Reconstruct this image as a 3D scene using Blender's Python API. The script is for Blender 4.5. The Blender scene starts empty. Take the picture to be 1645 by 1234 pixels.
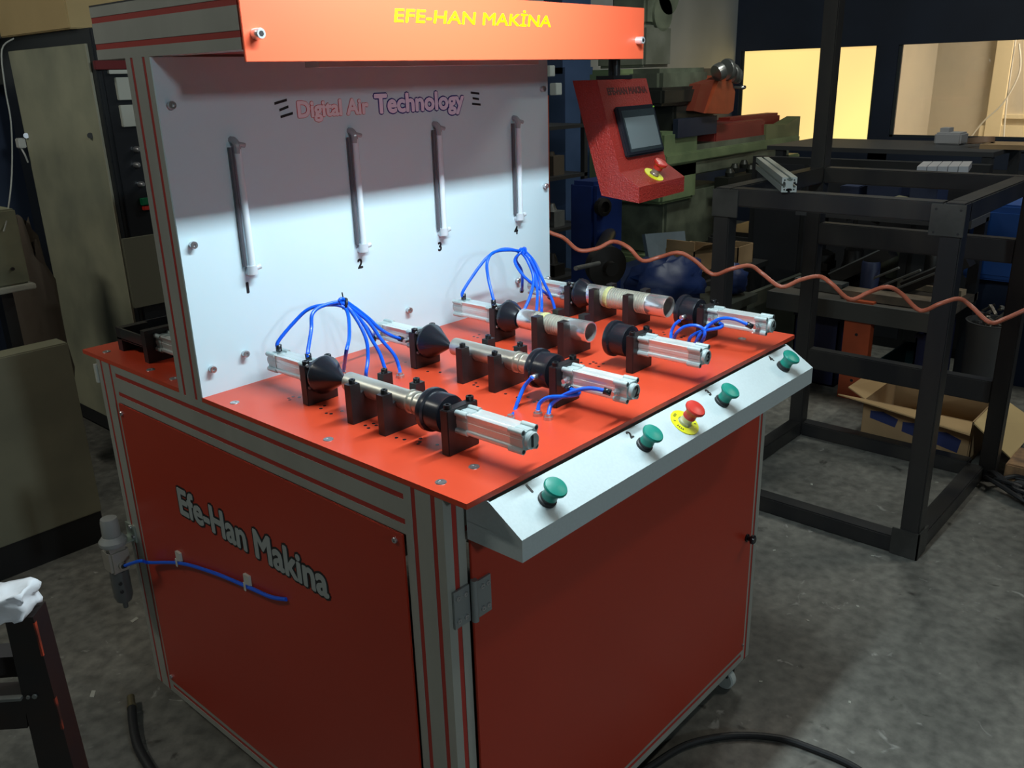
import bpy, bmesh, math, random
from mathutils import Vector, Matrix, noise
random.seed(7)
SC = bpy.context.scene
COL = SC.collection
# ------------------------------------------------------------------ camera
CAM = Vector((-0.8059, -0.8238, 1.5887))
YAW, PITCH, ROLL, FPX = 0.8365, -0.3378, -0.0281, 1403.64
cy, sy = math.cos(YAW), math.sin(YAW)
FW = Vector((sy*math.cos(PITCH), cy*math.cos(PITCH), math.sin(PITCH)))
R0 = Vector((cy, -sy, 0)); U0 = R0.cross(FW)
RT = math.cos(ROLL)*R0 + math.sin(ROLL)*U0
UP = -math.sin(ROLL)*R0 + math.cos(ROLL)*U0
cam = bpy.data.cameras.new('camera'); co = bpy.data.objects.new('camera', cam); COL.objects.link(co)
m = Matrix((RT, UP, -FW)).transposed().to_4x4(); m.translation = CAM
co.matrix_world = m
cam.sensor_width = 36; cam.lens = FPX/1645*36; cam.clip_start = .02
SC.camera = co
# ------------------------------------------------------------------ world, lights, exposure
w = bpy.data.worlds.new('world'); SC.world = w; w.use_nodes = True
w.node_tree.nodes['Background'].inputs[0].default_value = (.5, .55, .6, 1)
w.node_tree.nodes['Background'].inputs[1].default_value = 0.02
def area(name, loc, target, sx, sz, power, color):
    l = bpy.data.lights.new(name, 'AREA'); l.shape = 'RECTANGLE'; l.size = sx; l.size_y = sz
    l.energy = power; l.color = color
    o = bpy.data.objects.new(name, l); COL.objects.link(o); o.location = loc
    d = Vector(target) - Vector(loc); o.rotation_euler = d.to_track_quat('-Z', 'Y').to_euler()
    return o
STRIP = area('bench_lamp_light', (.42, .02, 2.02), (.42, .30, 1.0), .8, .05, 24, (.78, .95, 1))
area('far_hall_lamp_light', (-1.2, -7.5, 3.05), (.5, .7, 1.4), .5, .5, 84, (.78, .93, 1))
area('fill_light', (-1.7, 2.5, 3.4), (-1.0, 2.4, 0), 1.2, .2, 27, (1, .97, .85))  # added fill that lifts the tall cabinet and the left side
area('fill_light', (3.8, -1.6, 3.8), (3.8, -1.6, 0), 1.2, .2, 36, (1, .96, .85))  # added fill over the floor on the right, no fixture there
area('fill_light', (4.2, .9, 3.9), (4.4, 2.2, 1.0), 1.2, .2, 42, (.95, 1, .92))  # added fill to brighten the milling machine
SC.view_settings.view_transform = 'Standard'; SC.view_settings.look = 'None'
SC.view_settings.exposure = 0.0; SC.view_settings.gamma = 1.0
SC.view_settings.use_curve_mapping = False

# ------------------------------------------------------------------ helpers
def P(px, py, ax, v):
    d = RT*((px-822.5)/FPX) - UP*((py-617)/FPX) + FW
    i = 'xyz'.index(ax)
    return CAM + d*((v-CAM[i])/d[i])
def PD(px, py, t):
    return CAM + (RT*((px-822.5)/FPX) - UP*((py-617)/FPX) + FW)*t

MATS = {}
def M(name, c, rough=.5, metal=0., var=0., scale=8., bump=0., c2=None, coat=0., spec=.5, emit=0., trans=0., alpha=1., detail=4., stretch=None):
    if name in MATS: return MATS[name]
    mt = bpy.data.materials.new(name); mt.use_nodes = True
    nt = mt.node_tree; b = nt.nodes['Principled BSDF']
    b.inputs['Base Color'].default_value = (*c, 1)
    b.inputs['Roughness'].default_value = rough; b.inputs['Metallic'].default_value = metal
    b.inputs['Coat Weight'].default_value = coat; b.inputs['Specular IOR Level'].default_value = spec
    b.inputs['Transmission Weight'].default_value = trans; b.inputs['Alpha'].default_value = alpha
    if emit:
        b.inputs['Emission Color'].default_value = (*c, 1); b.inputs['Emission Strength'].default_value = emit
    tc = nt.nodes.new('ShaderNodeTexCoord'); vec = tc.outputs['Object']
    if stretch:
        mp = nt.nodes.new('ShaderNodeMapping'); mp.inputs['Scale'].default_value = stretch
        nt.links.new(vec, mp.inputs['Vector']); vec = mp.outputs['Vector']
    n = nt.nodes.new('ShaderNodeTexNoise'); n.inputs['Scale'].default_value = scale; n.inputs['Detail'].default_value = detail
    nt.links.new(vec, n.inputs['Vector'])
    if var or c2:
        if c2 is None: c2 = tuple(x*(1-var) for x in c)
        r = nt.nodes.new('ShaderNodeValToRGB')
        r.color_ramp.elements[0].position = .38; r.color_ramp.elements[0].color = (*c2, 1)
        r.color_ramp.elements[1].position = .62; r.color_ramp.elements[1].color = (*c, 1)
        nt.links.new(n.outputs['Fac'], r.inputs['Fac']); nt.links.new(r.outputs['Color'], b.inputs['Base Color'])
        if emit: nt.links.new(r.outputs['Color'], b.inputs['Emission Color'])
    if bump:
        bp = nt.nodes.new('ShaderNodeBump'); bp.inputs['Strength'].default_value = bump; bp.inputs['Distance'].default_value = .01
        nt.links.new(n.outputs['Fac'], bp.inputs['Height']); nt.links.new(bp.outputs['Normal'], b.inputs['Normal'])
    MATS[name] = mt; return mt

class MB:
    """collects geometry for ONE mesh object"""
    def __init__(s): s.v = []; s.f = []; s.smooth = []; s.crisp = True
    def add(s, vs, fs, smooth=False):
        o = len(s.v); s.v += [Vector(v) for v in vs]; s.f += [[o+i for i in f] for f in fs]; s.smooth += [smooth]*len(fs); return s
    def box(s, a, b, mat=None, bev=0.):
        x0, y0, z0 = [min(a[i], b[i]) for i in range(3)]; x1, y1, z1 = [max(a[i], b[i]) for i in range(3)]
        if bev:
            bm = bmesh.new(); bmesh.ops.create_cube(bm, size=1)
            for v in bm.verts: v.co = Vector(((x0+x1)/2+v.co.x*(x1-x0), (y0+y1)/2+v.co.y*(y1-y0), (z0+z1)/2+v.co.z*(z1-z0)))
            bmesh.ops.bevel(bm, geom=bm.edges[:], offset=bev, segments=2, affect='EDGES')
            bm.verts.index_update()
            vs = [v.co.copy() for v in bm.verts]; fs = [[v.index for v in f.verts] for f in bm.faces]; bm.free()
        else:
            vs = [(x, y, z) for x in (x0, x1) for y in (y0, y1) for z in (z0, z1)]
            fs = [(0,1,3,2), (4,6,7,5), (0,4,5,1), (2,3,7,6), (0,2,6,4), (1,5,7,3)]
        if mat: vs = [mat @ Vector(v) for v in vs]
        return s.add(vs, fs)
    def prism(s, poly, p0, ex, ey, ez, depth, smooth=False):
        """poly (u,v) in plane ex,ey at p0; extruded along ez"""
        p0, ex, ey, ez = Vector(p0), Vector(ex), Vector(ey), Vector(ez)
        n = len(poly)
        a = [p0+ex*u+ey*v for u, v in poly]; b = [p+ez*depth for p in a]
        return s.add(a+b, [list(range(n))[::-1], list(range(n, 2*n))]+[[i, (i+1) % n, n+(i+1) % n, n+i] for i in range(n)], smooth)
    def lathe(s, prof, p0, axis, seg=24, smooth=True, cap=True):
        """prof list of (r, t) along axis"""
        a = Vector(axis).normalized(); q = a.orthogonal().normalized(); r = a.cross(q); p0 = Vector(p0)
        vs = []; fs = []
        for (rad, t) in prof:
            for k in range(seg):
                th = 2*math.pi*k/seg; vs.append(p0+a*t+(q*math.cos(th)+r*math.sin(th))*max(rad, 1e-5))
        for i in range(len(prof)-1):
            for k in range(seg):
                k2 = (k+1) % seg; fs.append([i*seg+k, i*seg+k2, (i+1)*seg+k2, (i+1)*seg+k])
        s.add(vs, fs, smooth)
        if cap:
            o = len(s.v)-len(vs); L = len(prof)-1
            s.f.append([o+k for k in range(seg)][::-1]); s.f.append([o+L*seg+k for k in range(seg)]); s.smooth += [False, False]
        return s
    def cyl(s, a, b, r, r2=None, seg=16, smooth=True):
        a, b = Vector(a), Vector(b); L = (b-a).length
        return s.lathe([(r, 0), (r if r2 is None else r2, L)], a, b-a, seg, smooth)
    def tube(s, pts, r, seg=8, sub=5, closed=False):
        pts = [Vector(p) for p in pts]
        if sub > 1:
            out = []; n = len(pts)
            for i in range(n-1):
                p0, p1, p2, p3 = pts[max(i-1, 0)], pts[i], pts[i+1], pts[min(i+2, n-1)]
                for k in range(sub):
                    t = k/sub
                    out.append(.5*((2*p1)+(p2-p0)*t+(2*p0-5*p1+4*p2-p3)*t*t+(3*p1-p0-3*p2+p3)*t**3))
            out.append(pts[-1]); pts = out
        vs = []; fs = []; q = None
        for i, p in enumerate(pts):
            t = (pts[min(i+1, len(pts)-1)]-pts[max(i-1, 0)]).normalized()
            q = t.orthogonal().normalized() if q is None else (q-t*q.dot(t)).normalized()
            b = t.cross(q)
            for k in range(seg):
                th = 2*math.pi*k/seg; vs.append(p+(q*math.cos(th)+b*math.sin(th))*r)
        for i in range(len(pts)-1):
            for k in range(seg):
                k2 = (k+1) % seg; fs.append([i*seg+k, i*seg+k2, (i+1)*seg+k2, (i+1)*seg+k])
        n = len(pts)-1
        fs.append(list(range(seg))[::-1]); fs.append([n*seg+k for k in range(seg)])
        return s.add(vs, fs, True)
    def quad(s, *p): return s.add(p, [list(range(len(p)))])
    def build(s, name, mat, parent=None):
        me = bpy.data.meshes.new(name); 
        wl = s.v
        if parent is not None:
            inv = world_of(parent).inverted(); wl = [inv @ v for v in s.v]
            org = Vector((0, 0, 0))
        else:
            n = len(wl); org = Vector((sum(v.x for v in wl)/n, sum(v.y for v in wl)/n, min(v.z for v in wl)))
            wl = [v-org for v in wl]
        me.from_pydata([tuple(v) for v in wl], [], s.f)
        bm = bmesh.new(); bm.from_mesh(me); bmesh.ops.recalc_face_normals(bm, faces=bm.faces[:])
        for e in bm.edges:
            if s.crisp and len(e.link_faces) == 2 and e.calc_face_angle(0) > .55: e.smooth = False
        bm.to_mesh(me); bm.free()
        for p, sm in zip(me.polygons, s.smooth): p.use_smooth = sm
        me.materials.append(mat)
        o = bpy.data.objects.new(name, me); COL.objects.link(o)
        if parent is not None: o.parent = parent; WORLD[o.name] = world_of(parent).copy()
        else: o.location = org; WORLD[o.name] = Matrix.Translation(org)
        return o
WORLD = {}
def world_of(o): return WORLD[o.name]
def thing(name, label, cat, loc, group=None, rotz=0.):
    o = bpy.data.objects.new(name, None); COL.objects.link(o); o.location = loc; o.rotation_euler = (0, 0, rotz)
    o.empty_display_size = .05
    WORLD[o.name] = Matrix.Translation(Vector(loc)) @ Matrix.Rotation(rotz, 4, 'Z')
    o['label'] = label; o['category'] = cat
    if group: o['group'] = group
    return o
def tag(o, label, cat, group=None, kind=None):
    o['label'] = label; o['category'] = cat
    if group: o['group'] = group
    if kind: o['kind'] = kind
    return o
def struct(o): o['kind'] = 'structure'; return o
def copy_tree(src, loc=None, rotz=None, label=None):
    c = src.copy(); COL.objects.link(c)
    if loc is not None: c.location = loc
    if rotz is not None: c.rotation_euler = (0, 0, rotz)
    if label: c['label'] = label
    WORLD[c.name] = Matrix.Translation(c.location) @ Matrix.Rotation(c.rotation_euler.z, 4, 'Z')
    def rec(a, b):
        for ch in [x for x in SC.objects if x.parent == a]:
            d = ch.copy(); COL.objects.link(d); d.parent = b; WORLD[d.name] = WORLD[b.name].copy(); rec(ch, d)
    rec(src, c)
    return c
def text(name, st, mat, parent, origin, ex, ey, width, height, depth=.0006, bold=0., lift=0., shear=0., label=None):
    """lettering whose cap box starts at origin, runs width along ex and cap height along ey; bold = extra stroke in metres"""
    cu = bpy.data.curves.new(name, 'FONT'); cu.body = st; cu.size = 1; cu.extrude = .5; cu.resolution_u = 3; cu.shear = shear
    t = bpy.data.objects.new(name, cu); COL.objects.link(t)
    bpy.context.view_layer.update()
    dg = bpy.context.evaluated_depsgraph_get()
    src = bpy.data.meshes.new_from_object(t.evaluated_get(dg)); bpy.data.objects.remove(t)
    xs = [v.co.x for v in src.vertices]; CAPH = .69
    x0, x1 = min(xs), max(xs)
    if width is None: width = (x1-x0)*height/CAPH
    ex, ey = Vector(ex).normalized(), Vector(ey).normalized(); ez = ex.cross(ey); org = Vector(origin)
    inv = world_of(parent).inverted(); vs = []; fs = []
    offs = [(0, 0)]+([(bold*math.cos(k*math.pi/4), bold*math.sin(k*math.pi/4)) for k in range(8)] if bold else [])
    for k, (du, dv_) in enumerate(offs):
        o = len(vs)
        for v in src.vertices:
            x, y, z = v.co
            vs.append(inv @ (org + ex*((x-x0)/(x1-x0)*width+du) + ey*(y/CAPH*height+dv_) + ez*((z+.5)*depth+lift+k*.000004)))
        fs += [[o+i for i in p.vertices] for p in src.polygons]
    me = bpy.data.meshes.new(name); me.from_pydata([tuple(v) for v in vs], [], fs); bpy.data.meshes.remove(src)
    me.materials.append(mat)
    o = bpy.data.objects.new(name, me); COL.objects.link(o); o.parent = parent; WORLD[o.name] = world_of(parent).copy()
    if label: o['label'] = label
    return o

# ------------------------------------------------------------------ materials
ALU = M('anodised_aluminium', (.43, .44, .40), .45, .25, var=.10, scale=3, stretch=(4, 4, 1))
REDSLOT = M('red_slot_cover', (.42, .035, .025), .5)
REDP = M('orange_red_laminate', (.46, .042, .020), .36, var=.06, scale=2, spec=.4)
REDTOP = M('orange_red_bench_plate', (.62, .062, .024), .33, var=.05, scale=3)
SIGNM = M('orange_sign_plate', (.84, .125, .055), .35)
WHITE = M('white_panel', (.60, .76, .84), .38, var=.03, scale=2)
BLK = M('black_anodised_block', (.016, .014, .016), .38, var=.3, scale=30)
BLKP = M('black_plastic', (.012, .014, .020), .26)
CYLA = M('cylinder_aluminium', (.74, .79, .79), .34, .55, var=.08, scale=12)
CYLCAP = M('cast_cylinder_cap', (.48, .57, .58), .42, .35, var=.1, scale=40)
CHROME = M('chrome', (.86, .86, .86), .22, .86)
STEELP = M('nickel_pipe', (.74, .72, .64), .36, .85, var=.2, scale=20)
BLUEH = M('blue_air_hose', (.001, .11, .82), .35, coat=.1)
GREYB = M('powder_coated_grey', (.52, .60, .62), .42, var=.04, scale=200, bump=.04)
GREENB = M('green_plastic', (.0, .22, .165), .38)
REDB = M('red_plastic', (.55, .03, .02), .35)
YEL = M('yellow_plastic', (.75, .72, .01), .45)
TXTBLK = M('black_print', (.01, .01, .012), .5)
SCREWM = M('zinc_screw', (.6, .6, .62), .3, .9)
BOLTB = M('black_oxide_bolt', (.02, .02, .022), .3, .6)
RAWSTEEL = M('raw_black_steel', (.030, .031, .034), .42, .5, c2=(.052, .050, .047), scale=5, stretch=(1, 1, .3))
CARD = M('cardboard', (.34, .22, .11), .85, var=.15, scale=6)
CARDT = M('tan_carton', (.52, .38, .18), .8, var=.08, scale=4)
OLIVE = M('khaki_sheet_metal', (.24, .235, .16), .5, c2=(.18, .18, .125), scale=3)
OLIVE2 = M('khaki_door_panel', (.40, .40, .28), .5, c2=(.25, .26, .19), scale=2.4)
DKMETAL = M('dark_painted_metal', (.012, .014, .017), .4)
GREENM = M('machine_green', (.20, .26, .13), .45, c2=(.12, .17, .085), scale=4)
GREENM2 = M('grey_green_casting', (.16, .185, .13), .5, c2=(.09, .105, .075), scale=6)
ORANGEM = M('orange_machine_guard', (.42, .075, .025), .45, var=.3, scale=5)
MREDM = M('faded_red_guard', (.26, .035, .03), .5, var=.2, scale=5)
NAVY = M('navy_paint', (.012, .022, .05), .5, var=.2, scale=4)
BLUEM = M('blue_machine_paint', (.004, .022, .13), .45, var=.3, scale=6)
BLUEC = M('blue_cabinet_paint', (.006, .06, .25), .5, var=.1)
GREYM = M('grey_metal', (.22, .23, .22), .4, .5, var=.2, scale=15)
RUBBER = M('black_rubber', (.012, .013, .015), .5)

# ------------------------------------------------------------------ room shell
def concrete():
    mt = bpy.data.materials.new('stained_concrete'); mt.use_nodes = True; nt = mt.node_tree; b = nt.nodes['Principled BSDF']
    tc = nt.nodes.new('ShaderNodeTexCoord')
    def nz(sc, det, lo, hi, c0, c1, dist=0):
        n = nt.nodes.new('ShaderNodeTexNoise'); n.inputs['Scale'].default_value = sc; n.inputs['Detail'].default_value = det; n.inputs['Distortion'].default_value = dist
        nt.links.new(tc.outputs['Object'], n.inputs['Vector'])
        r = nt.nodes.new('ShaderNodeValToRGB'); r.color_ramp.elements[0].position = lo; r.color_ramp.elements[1].position = hi
        r.color_ramp.elements[0].color = (*c0, 1); r.color_ramp.elements[1].color = (*c1, 1)
        nt.links.new(n.outputs['Fac'], r.inputs['Fac']); return r.outputs['Color'], n
    def mix(a, bb, mode, f=1.):
        x = nt.nodes.new('ShaderNodeMixRGB'); x.blend_type = mode; x.inputs[0].default_value = f
        nt.links.new(a, x.inputs[1]); nt.links.new(bb, x.inputs[2]); return x.outputs[0]
    base, n1 = nz(1.6, 8, .35, .65, (.105, .105, .095), (.20, .195, .175), .4)
    fine, n2 = nz(28, 10, .3, .7, (.62, .62, .62), (1.25, 1.25, 1.22))
    spec, n3 = nz(13, 6, .67, .75, (0, 0, 0), (.20, .20, .19), 1.5)
    dark, n4 = nz(9, 5, .27, .33, (.35, .34, .33), (1, 1, 1), .6)
    c = mix(base, fine, 'MULTIPLY'); c = mix(c, dark, 'MULTIPLY'); c = mix(c, spec, 'ADD')
    nt.links.new(c, b.inputs['Base Color']); b.inputs['Roughness'].default_value = .55
    bp = nt.nodes.new('ShaderNodeBump'); bp.inputs['Strength'].default_value = .25; bp.inputs['Distance'].default_value = .01
    nt.links.new(n2.outputs['Fac'], bp.inputs['Height']); nt.links.new(bp.outputs['Normal'], b.inputs['Normal'])
    return mt
XW, YW = 8.25, 4.0
struct(MB().box((-4.5, -9, -.1), (XW+.2, YW+.2, 0)).build('floor', concrete()))
struct(MB().box((-4.5, -9, 4.2), (XW+.2, YW+.2, 4.3)).build('ceiling', M('ceiling_paint', (.22, .22, .2), .8)))
WALLG = M('grey_wall_paint', (.42, .43, .38), .7, c2=(.33, .34, .30), scale=1.4)
def wallmat():
    mt = bpy.data.materials.new('two_tone_wall'); mt.use_nodes = True; nt = mt.node_tree; b = nt.nodes['Principled BSDF']
    g = nt.nodes.new('ShaderNodeNewGeometry'); sx = nt.nodes.new('ShaderNodeSeparateXYZ'); nt.links.new(g.outputs['Position'], sx.inputs[0])
    c = nt.nodes.new('ShaderNodeMath'); c.operation = 'GREATER_THAN'; c.inputs[1].default_value = 1.62; nt.links.new(sx.outputs['Z'], c.inputs[0])
    n = nt.nodes.new('ShaderNodeTexNoise'); n.inputs['Scale'].default_value = 1.5; nt.links.new(g.outputs['Position'], n.inputs['Vector'])
    def ramp(a, bb):
        r = nt.nodes.new('ShaderNodeValToRGB'); r.color_ramp.elements[0].position = .35; r.color_ramp.elements[1].position = .65
        r.color_ramp.elements[0].color = (*a, 1); r.color_ramp.elements[1].color = (*bb, 1); nt.links.new(n.outputs['Fac'], r.inputs['Fac']); return r.outputs[0]
    x = nt.nodes.new('ShaderNodeMixRGB'); nt.links.new(c.outputs[0], x.inputs[0])
    nt.links.new(ramp((.02, .035, .075), (.03, .05, .10)), x.inputs[1]); nt.links.new(ramp((.36, .38, .38), (.46, .48, .48)), x.inputs[2])
    nt.links.new(x.outputs[0], b.inputs['Base Color']); b.inputs['Roughness'].default_value = .6
    return mt
struct(MB().box((-4.5, YW, 0), (XW+.2, YW+.15, 4.2)).build('wall_back', wallmat()))
struct(MB().box((-4.6, -9, 0), (-4.5, YW+.2, 4.2)).build('wall_left', WALLG))
struct(MB().box((-4.5, -9.1, 0), (XW+.2, -9, 4.2)).build('wall_front', WALLG))
# window wall with two openings (front face x = XW)
W1 = [P(1190, 90, 'x', XW), P(1190, 228, 'x', XW), P(1411, 78, 'x', XW), P(1396, 231, 'x', XW)]
W2 = [P(1439, 83, 'x', XW), P(1431, 219, 'x', XW)]
zt, zb1 = 1.78, W1[1].z-.02
y1a, y1b = W1[0].y, (W1[2].y+W1[3].y)/2
y2a = (W2[0].y+W2[1].y)/2; y2b = y2a-1.75
zb2 = P(1530, 222, 'x', XW).z
WNAVY = M('navy_wall', (.016, .026, .052), .55, c2=(.012, .019, .038), scale=1.2)
mb = MB(); T = .14
mb.box((XW, -9, zt), (XW+T, YW, 4.2)); mb.box((XW, -9, 0), (XW+T, YW, min(zb1, zb2)))
mb.box((XW, y1a, 0), (XW+T, YW, zt)); mb.box((XW, y2a, 0), (XW+T, y1b, zt)); mb.box((XW, -9, 0), (XW+T, y2b, zt))
mb.box((XW, y1b, min(zb1, zb2)-.01), (XW+T, y1a, zb1)); mb.box((XW, y2b, min(zb1, zb2)-.01), (XW+T, y2a, zb2))
struct(mb.build('wall_right', WNAVY))
struct(MB().box((XW-.03, y2b-.5, min(zb1, zb2)-.36), (XW, y1a+.2, min(zb1, zb2)-.16)).build('trim_1', M('dark_sill_paint', (.028, .03, .034), .5)))
# lit frosted left window
FROST = M('frosted_lit_glass', (1.0, .83, .28), .5, emit=1.0, c2=(.96, .62, .24), scale=.5, detail=1)
w1 = thing('window_1', 'left window with a frosted pane lit bright yellow from the next room', 'window', (XW+.05, (y1a+y1b)/2, zb1)); w1['kind'] = 'structure'
MB().box((XW+.04, y1b, zb1), (XW+.05, y1a, zt)).build('pane', FROST, w1)
mb = MB(); fr = .03
mb.box((XW+.02, y1b, zb1), (XW+.035, y1b+fr, zt)).box((XW+.02, y1a-fr, zb1), (XW+.035, y1a, zt)).box((XW+.02, y1b, zb1), (XW+.035, y1a, zb1+fr))
mb.build('window_frame', M('dark_window_frame', (.03, .04, .045), .5), w1)
# right window, clear pane into the lit office behind
w2 = thing('window_2', 'right window with a clear pane showing a beige office and a white cable', 'window', (XW+.05, (y2a+y2b)/2, zb2)); w2['kind'] = 'structure'
MB().box((XW+.04, y2b, zb2), (XW+.046, y2a, zt)).build('pane', M('clear_glass', (1, .98, .95), .02, trans=1., spec=.2), w2)
mb = MB(); mb.box((XW+.02, y2b, zb2), (XW+.035, y2b+fr, zt)).box((XW+.02, y2a-fr, zb2), (XW+.035, y2a, zt)).box((XW+.02, y2b, zb2), (XW+.035, y2a, zb2+.02))
mb.build('window_frame', MATS['dark_window_frame'], w2)
OFF = M('office_beige_wall', (.62, .56, .45), .8, c2=(.50, .47, .40), scale=.8)
XO = XW+1.6
mb = MB()
mb.box((XO, -3, 0), (XO+.1, YW, 3)); mb.box((XW+T, -3.1, 0), (XO, -3, 3)); mb.box((XW+T, y1b-.05, 0), (XO, y1b, 3)); mb.box((XW+T, -3, 2.9), (XO, YW, 3)); mb.box((XW+T, -3, -.1), (XO, YW, 0))
struct(mb.build('wall_office', OFF))
lo = thing('office_partition_frame', 'cream window frame on the office wall behind the right window', 'frame', (XO-.05, 0, 0))
CREAM = M('cream_paint', (.85, .74, .5), .6)
pa, pb = P(1585, 100, 'x', XO-.05), P(1600, 200, 'x', XO-.05)
MB().box((XO-.06, pb.y-.05, .2), (XO, pb.y+.1, 2.6)).build('upright', CREAM, lo)
MB().box((XO-.05, -2.5, P(1500, 212, 'x', XO).z-.12), (XO, 1.9, P(1500, 200, 'x', XO).z)).build('ledge', CREAM, lo)
MB().box((XO-.04, -2.5, P(1620, 187, 'x', XO).z-.02), (XO, pb.y-.05, P(1620, 187, 'x', XO).z+.02)).build('rail', CREAM, lo)
area('office_lamp_light', (XW+.75, .3, 2.7), (XW+1.2, .3, 0), .8, .8, 80, (1, .86, .66))
tag(MB().tube([P(1632, 60, 'x', XO-.3), P(1622, 130, 'x', XO-.3), P(1616, 175, 'x', XO-.3), P(1612, 225, 'x', XO-.3)], .008).build('cable', M('white_cable', (.8, .78, .7), .5)), 'straight white cable hanging in the office behind the right window', 'cable')
tag(MB().tube([P(1637, 70, 'x', XO-.32), P(1638, 115, 'x', XO-.32), P(1612, 165, 'x', XO-.32), P(1580, 195, 'x', XO-.32), P(1556, 225, 'x', XO-.32)], .008).build('cable', MATS['white_cable']), 'curving white cable hanging in the office behind the right window', 'cable')

# ------------------------------------------------------------------ the test bench
Z0, ZT, FY = .0865, .99, .052
bench = thing('test_bench', 'large orange red pneumatic test bench with aluminium profile frame and white back panel', 'test bench', (.55, .64, 0))
def profile(name, a, b, axis, faces, par=bench, g=.0052, d=.004):
    """slotted aluminium profile box a-b running along axis; slots on the given faces such as '-x'"""
    a, b = [Vector((min(a[i], b[i]) for i in range(3))), Vector((max(a[i], b[i]) for i in range(3)))]
    ai = 'xyz'.index(axis); ui, vi = [i for i in range(3) if i != ai]
    W_, H_ = b[ui]-a[ui], b[vi]-a[vi]
    def slots(L): n = max(1, round(L/.045)); return [(k+.5)*L/n for k in range(n)]
    nm = 'xyz'
    poly = []
    su, sv = slots(W_), slots(H_)
    has = lambda f: f in faces
    poly.append((0, 0))
    if has('-'+nm[vi]):
        for c in su: poly += [(c-g, 0), (c-g, d), (c+g, d), (c+g, 0)]
    poly.append((W_, 0))
    if has('+'+nm[ui]):
        for c in sv: poly += [(W_, c-g), (W_-d, c-g), (W_-d, c+g), (W_, c+g)]
    poly.append((W_, H_))
    if has('+'+nm[vi]):
        for c in su[::-1]: poly += [(c+g, H_), (c+g, H_-d), (c-g, H_-d), (c-g, H_)]
    poly.append((0, H_))
    if has('-'+nm[ui]):
        for c in sv[::-1]: poly += [(0, c+g), (d, c+g), (d, c-g), (0, c-g)]
    e = [Vector((0, 0, 0)) for _ in range(3)]
    e[0][ui] = 1; e[1][vi] = 1; e[2][ai] = 1
    o = MB().prism(poly, a, e[0], e[1], e[2], b[ai]-a[ai]).build(name, ALU, par)
    for f in faces:
        fi = nm.index(f[1])
        if fi == ui: cs = sv
        else: cs = su
        for c in cs:
            p, q = a.copy(), b.copy()
            oi = vi if fi == ui else ui
            p[oi] = a[oi]+c-g*.98; q[oi] = a[oi]+c+g*.98
            if f[0] == '-': p[fi] = a[fi]+.0009; q[fi] = a[fi]+d
            else: p[fi] = b[fi]-d; q[fi] = b[fi]-.0009
            MB().box(p, q).build('slot_cover', REDSLOT, o)
    return o
S = .045; XR = 1.094; YB = 1.219
profile('post', (0, FY, Z0), (S, FY+.09, ZT), 'z', ('-x', '-y'))
profile('post', (0, YB-.09, Z0), (S, YB, ZT), 'z', ('-x', '+y'))
profile('post', (XR-S, FY, Z0), (XR, FY+.09, ZT), 'z', ('+x', '-y'))
profile('post', (XR-S, YB-.09, Z0), (XR, YB, ZT), 'z', ('+x', '+y'))
profile('beam', (0, FY+.09, ZT-.09), (S, YB-.09, ZT), 'y', ('-x',))
profile('beam', (XR-S, FY+.09, ZT-.09), (XR, YB-.09, ZT), 'y', ('+x',))
profile('beam', (0, FY+.09, Z0), (S, YB-.09, Z0+S), 'y', ('-x',))
profile('beam', (XR-S, FY+.09, Z0), (XR, YB-.09, Z0+S), 'y', ('+x',))
profile('beam', (S, FY, Z0), (XR-S, FY+S, Z0+S), 'x', ('-y',))
profile('beam', (S, YB-S, Z0), (XR-S, YB, Z0+S), 'x', ('+y',))
profile('beam', (S, FY, ZT-.09), (XR-S, FY+S, ZT), 'x', ('-y',))
profile('beam', (S, YB-S, ZT-.09), (XR-S, YB, ZT), 'x', ('+y',))
# infill panels
def screw(p, n, r, par, mat=SCREWM, h=.004, hexs=True):
    n = Vector(n).normalized(); p = Vector(p)
    o = MB().lathe([(r, 0), (r, h*.7), (r*.85, h), (r*.42, h), (r*.40, h*.45), (0, h*.45)], p, n, 12, cap=False).build('screw', mat, par)
    return o
sp = MB().box((-.004, .146, Z0+S-.001), (0, 1.132, .900), bev=.0015).build('side_panel', REDP, bench)
for p in ((1.122, .876), (.165, .884), (1.118, .145), (.165, .15)): screw((-.004, p[0], p[1]), (-1, 0, 0), .0055, sp)
MB().box((XR-.004+.004, .146, Z0+S), (XR+.004, 1.132, .9)).build('side_panel', REDP, bench)
MB().box((S, YB-.01, Z0+S), (XR-S, YB, .9)).build('rear_panel', REDP, bench)
door = MB().box((.049, FY-.006, Z0+S), (1.047, FY-.001, .925), bev=.001).build('door', REDP, bench)
kn = MB().lathe([(.010, 0), (.010, .004), (.006, .006), (.006, .010), (.012, .014), (.012, .02), (.009, .023)], (1.021, FY-.006, .481), (0, -1, 0), 16).build('knob', BLKP, door)
screw((1.040, FY-.006, .151), (0, -1, 0), .004, door)
hg = MB().box((.008, FY-.005, .757), (.043, FY-.001, .825)).box((.055, FY-.010, .757), (.088, FY-.006, .825)).cyl((.049, FY-.010, .755), (.049, FY-.010, .832), .006).build('hinge', M('hinge_grey', (.30, .32, .32), .45, .4), bench)
for x, y in ((.016, FY-.005), (.033, FY-.005), (.067, FY-.010), (.080, FY-.010)):
    for z in (.770, .812): screw((x, y, z), (0, -1, 0), .0045, hg, h=.003)
hg2 = MB().box((.008, FY-.005, .22), (.043, FY-.001, .288)).box((.055, FY-.010, .22), (.088, FY-.006, .288)).cyl((.049, FY-.010, .218), (.049, FY-.010, .295), .006).build('hinge', MATS['hinge_grey'], bench)
MB().box((.056, FY-.004, .962-.027), (.062, FY-.001, .966-.027)).build('door_stop', BLKP, bench)
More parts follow.
